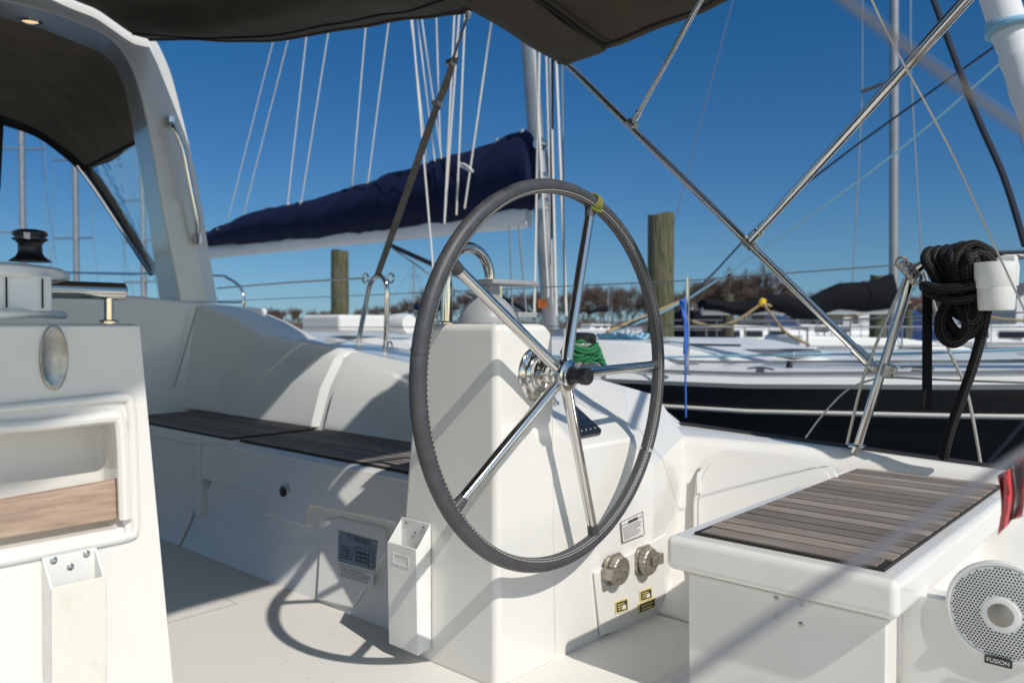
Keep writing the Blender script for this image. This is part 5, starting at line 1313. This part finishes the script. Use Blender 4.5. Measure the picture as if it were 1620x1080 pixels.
# bare trees
def tree_mesh(seed, H, spread, ntw):
    rnd = random.Random(seed); tr_ = NB(); cr_ = NB()
    def limb(bm, p, d, L_, r, depth):
        q = p+d*L_; mid = p.lerp(q,.5)+V(rnd.uniform(-1,1),rnd.uniform(-1,1),0)*L_*.06
        tube(bm, [p, mid, q], lambda t: r*(1-.45*t), 5, caps=False)
        return q
    def grow(p, d, L_, r, dep):
        q = limb(tr_ if dep < 2 else cr_, p, d, L_, r, dep)
        if dep >= 4:
            for k in range(ntw):
                dd = (d+V(rnd.gauss(0,.55),rnd.gauss(0,.55),rnd.gauss(.15,.4))).normalized(); s = p.lerp(q, rnd.random()); e = s+dd*L_*rnd.uniform(.6,1.3)
                w = dd.cross(V(rnd.random()-.5,rnd.random()-.5,rnd.random()-.5)).normalized()*.024
                cr_.faces.new([cr_.verts.new(x) for x in (s-w,s+w,e)])
            return
        for k in range(3 if dep else 5):
            dd = (d*(.9)+V(rnd.gauss(0,.45*spread),rnd.gauss(0,.45*spread),rnd.uniform(0,.25))).normalized()
            grow(p.lerp(q, rnd.uniform(.6,1)), dd, L_*rnd.uniform(.62,.85), r*.55, dep+1)
    grow(V(0,0,0), V(0,0,1), H*.30, H*.017, 0)
    a = bpy.data.meshes.new('trunk'); tr_.to_mesh(a); tr_.free(); a.materials.append(M['bark'])
    b = bpy.data.meshes.new('crown'); cr_.to_mesh(b); cr_.free(); b.materials.append(M['twigs']); return a, b
TM = [tree_mesh(s, h, sp_, n) for s, h, sp_, n in ((1,9,1.0,13),(2,8,1.2,13),(3,10,.85,13),(4,7,1.3,14))]
def tree(px, d, sc_, v, label):
    b = at(px, d, .1); t = thing('bare_tree', label, 'tree', group='bare trees on the far shore', loc=b); t.scale = (sc_*1.15, sc_*1.15, sc_); t.rotation_euler = (0,0,px*.37)
    for nm, me in zip(('trunk','crown'), TM[v]):
        o = bpy.data.objects.new(nm, me); scn.collection.objects.link(o); o.parent = t
rnd = random.Random(21)
TREES = []
def belt(x0, x1, n, s0, s1, d0=128, d1=150):
    for i in range(n): TREES.append((lerp(x0,x1,(i+.5)/n)+rnd.uniform(-4,4), rnd.uniform(d0,d1), rnd.uniform(s0,s1)))
belt(-120,250,9,.45,.6); belt(370,520,16,.40,.52); belt(560,640,6,.45,.6); belt(640,790,15,.7,1.0); belt(790,900,9,.7,.95)
belt(900,1080,20,.75,1.1); belt(1090,1230,17,1.0,1.35); belt(1230,1380,15,.65,1.0); belt(1380,1640,24,.65,1.1)
for i, (px, d, s) in enumerate(TREES):
    where = ('left of the arch' if px < 300 else 'beside the arch foot' if px < 520 else 'under the boom' if px < 640 else 'behind the left half of the wheel' if px < 820 else 'behind the right half of the wheel' if px < 1090 else 'right of the thick piling' if px < 1240 else 'behind the awning tube' if px < 1390 else 'behind the stern rail')
    tree(px, d, s, i%4, 'bare brown winter tree on the far shore '+where)
def brush():
    bm = NB(); rnd = random.Random(5)
    for i in range(16000):
        px = rnd.uniform(-200,1800); d = rnd.uniform(121,155)+(14 if px > 900 else 0); p = at(px,d,.0); h = rnd.uniform(.8,2.6)*(.7+.6*abs(noise.noise(V(px*.02,0,0)))) 
        w = rnd.uniform(.05,.12); dx = rnd.gauss(0,.5)
        bm.faces.new([bm.verts.new(q) for q in (p-_rt*w, p+_rt*w, p+_rt*dx+V(0,0,h))])
    tag(obj('brush', bm, 'twigs', smooth=False), 'brown leafless brush along the far shore', 'brush', kind='stuff')
brush()
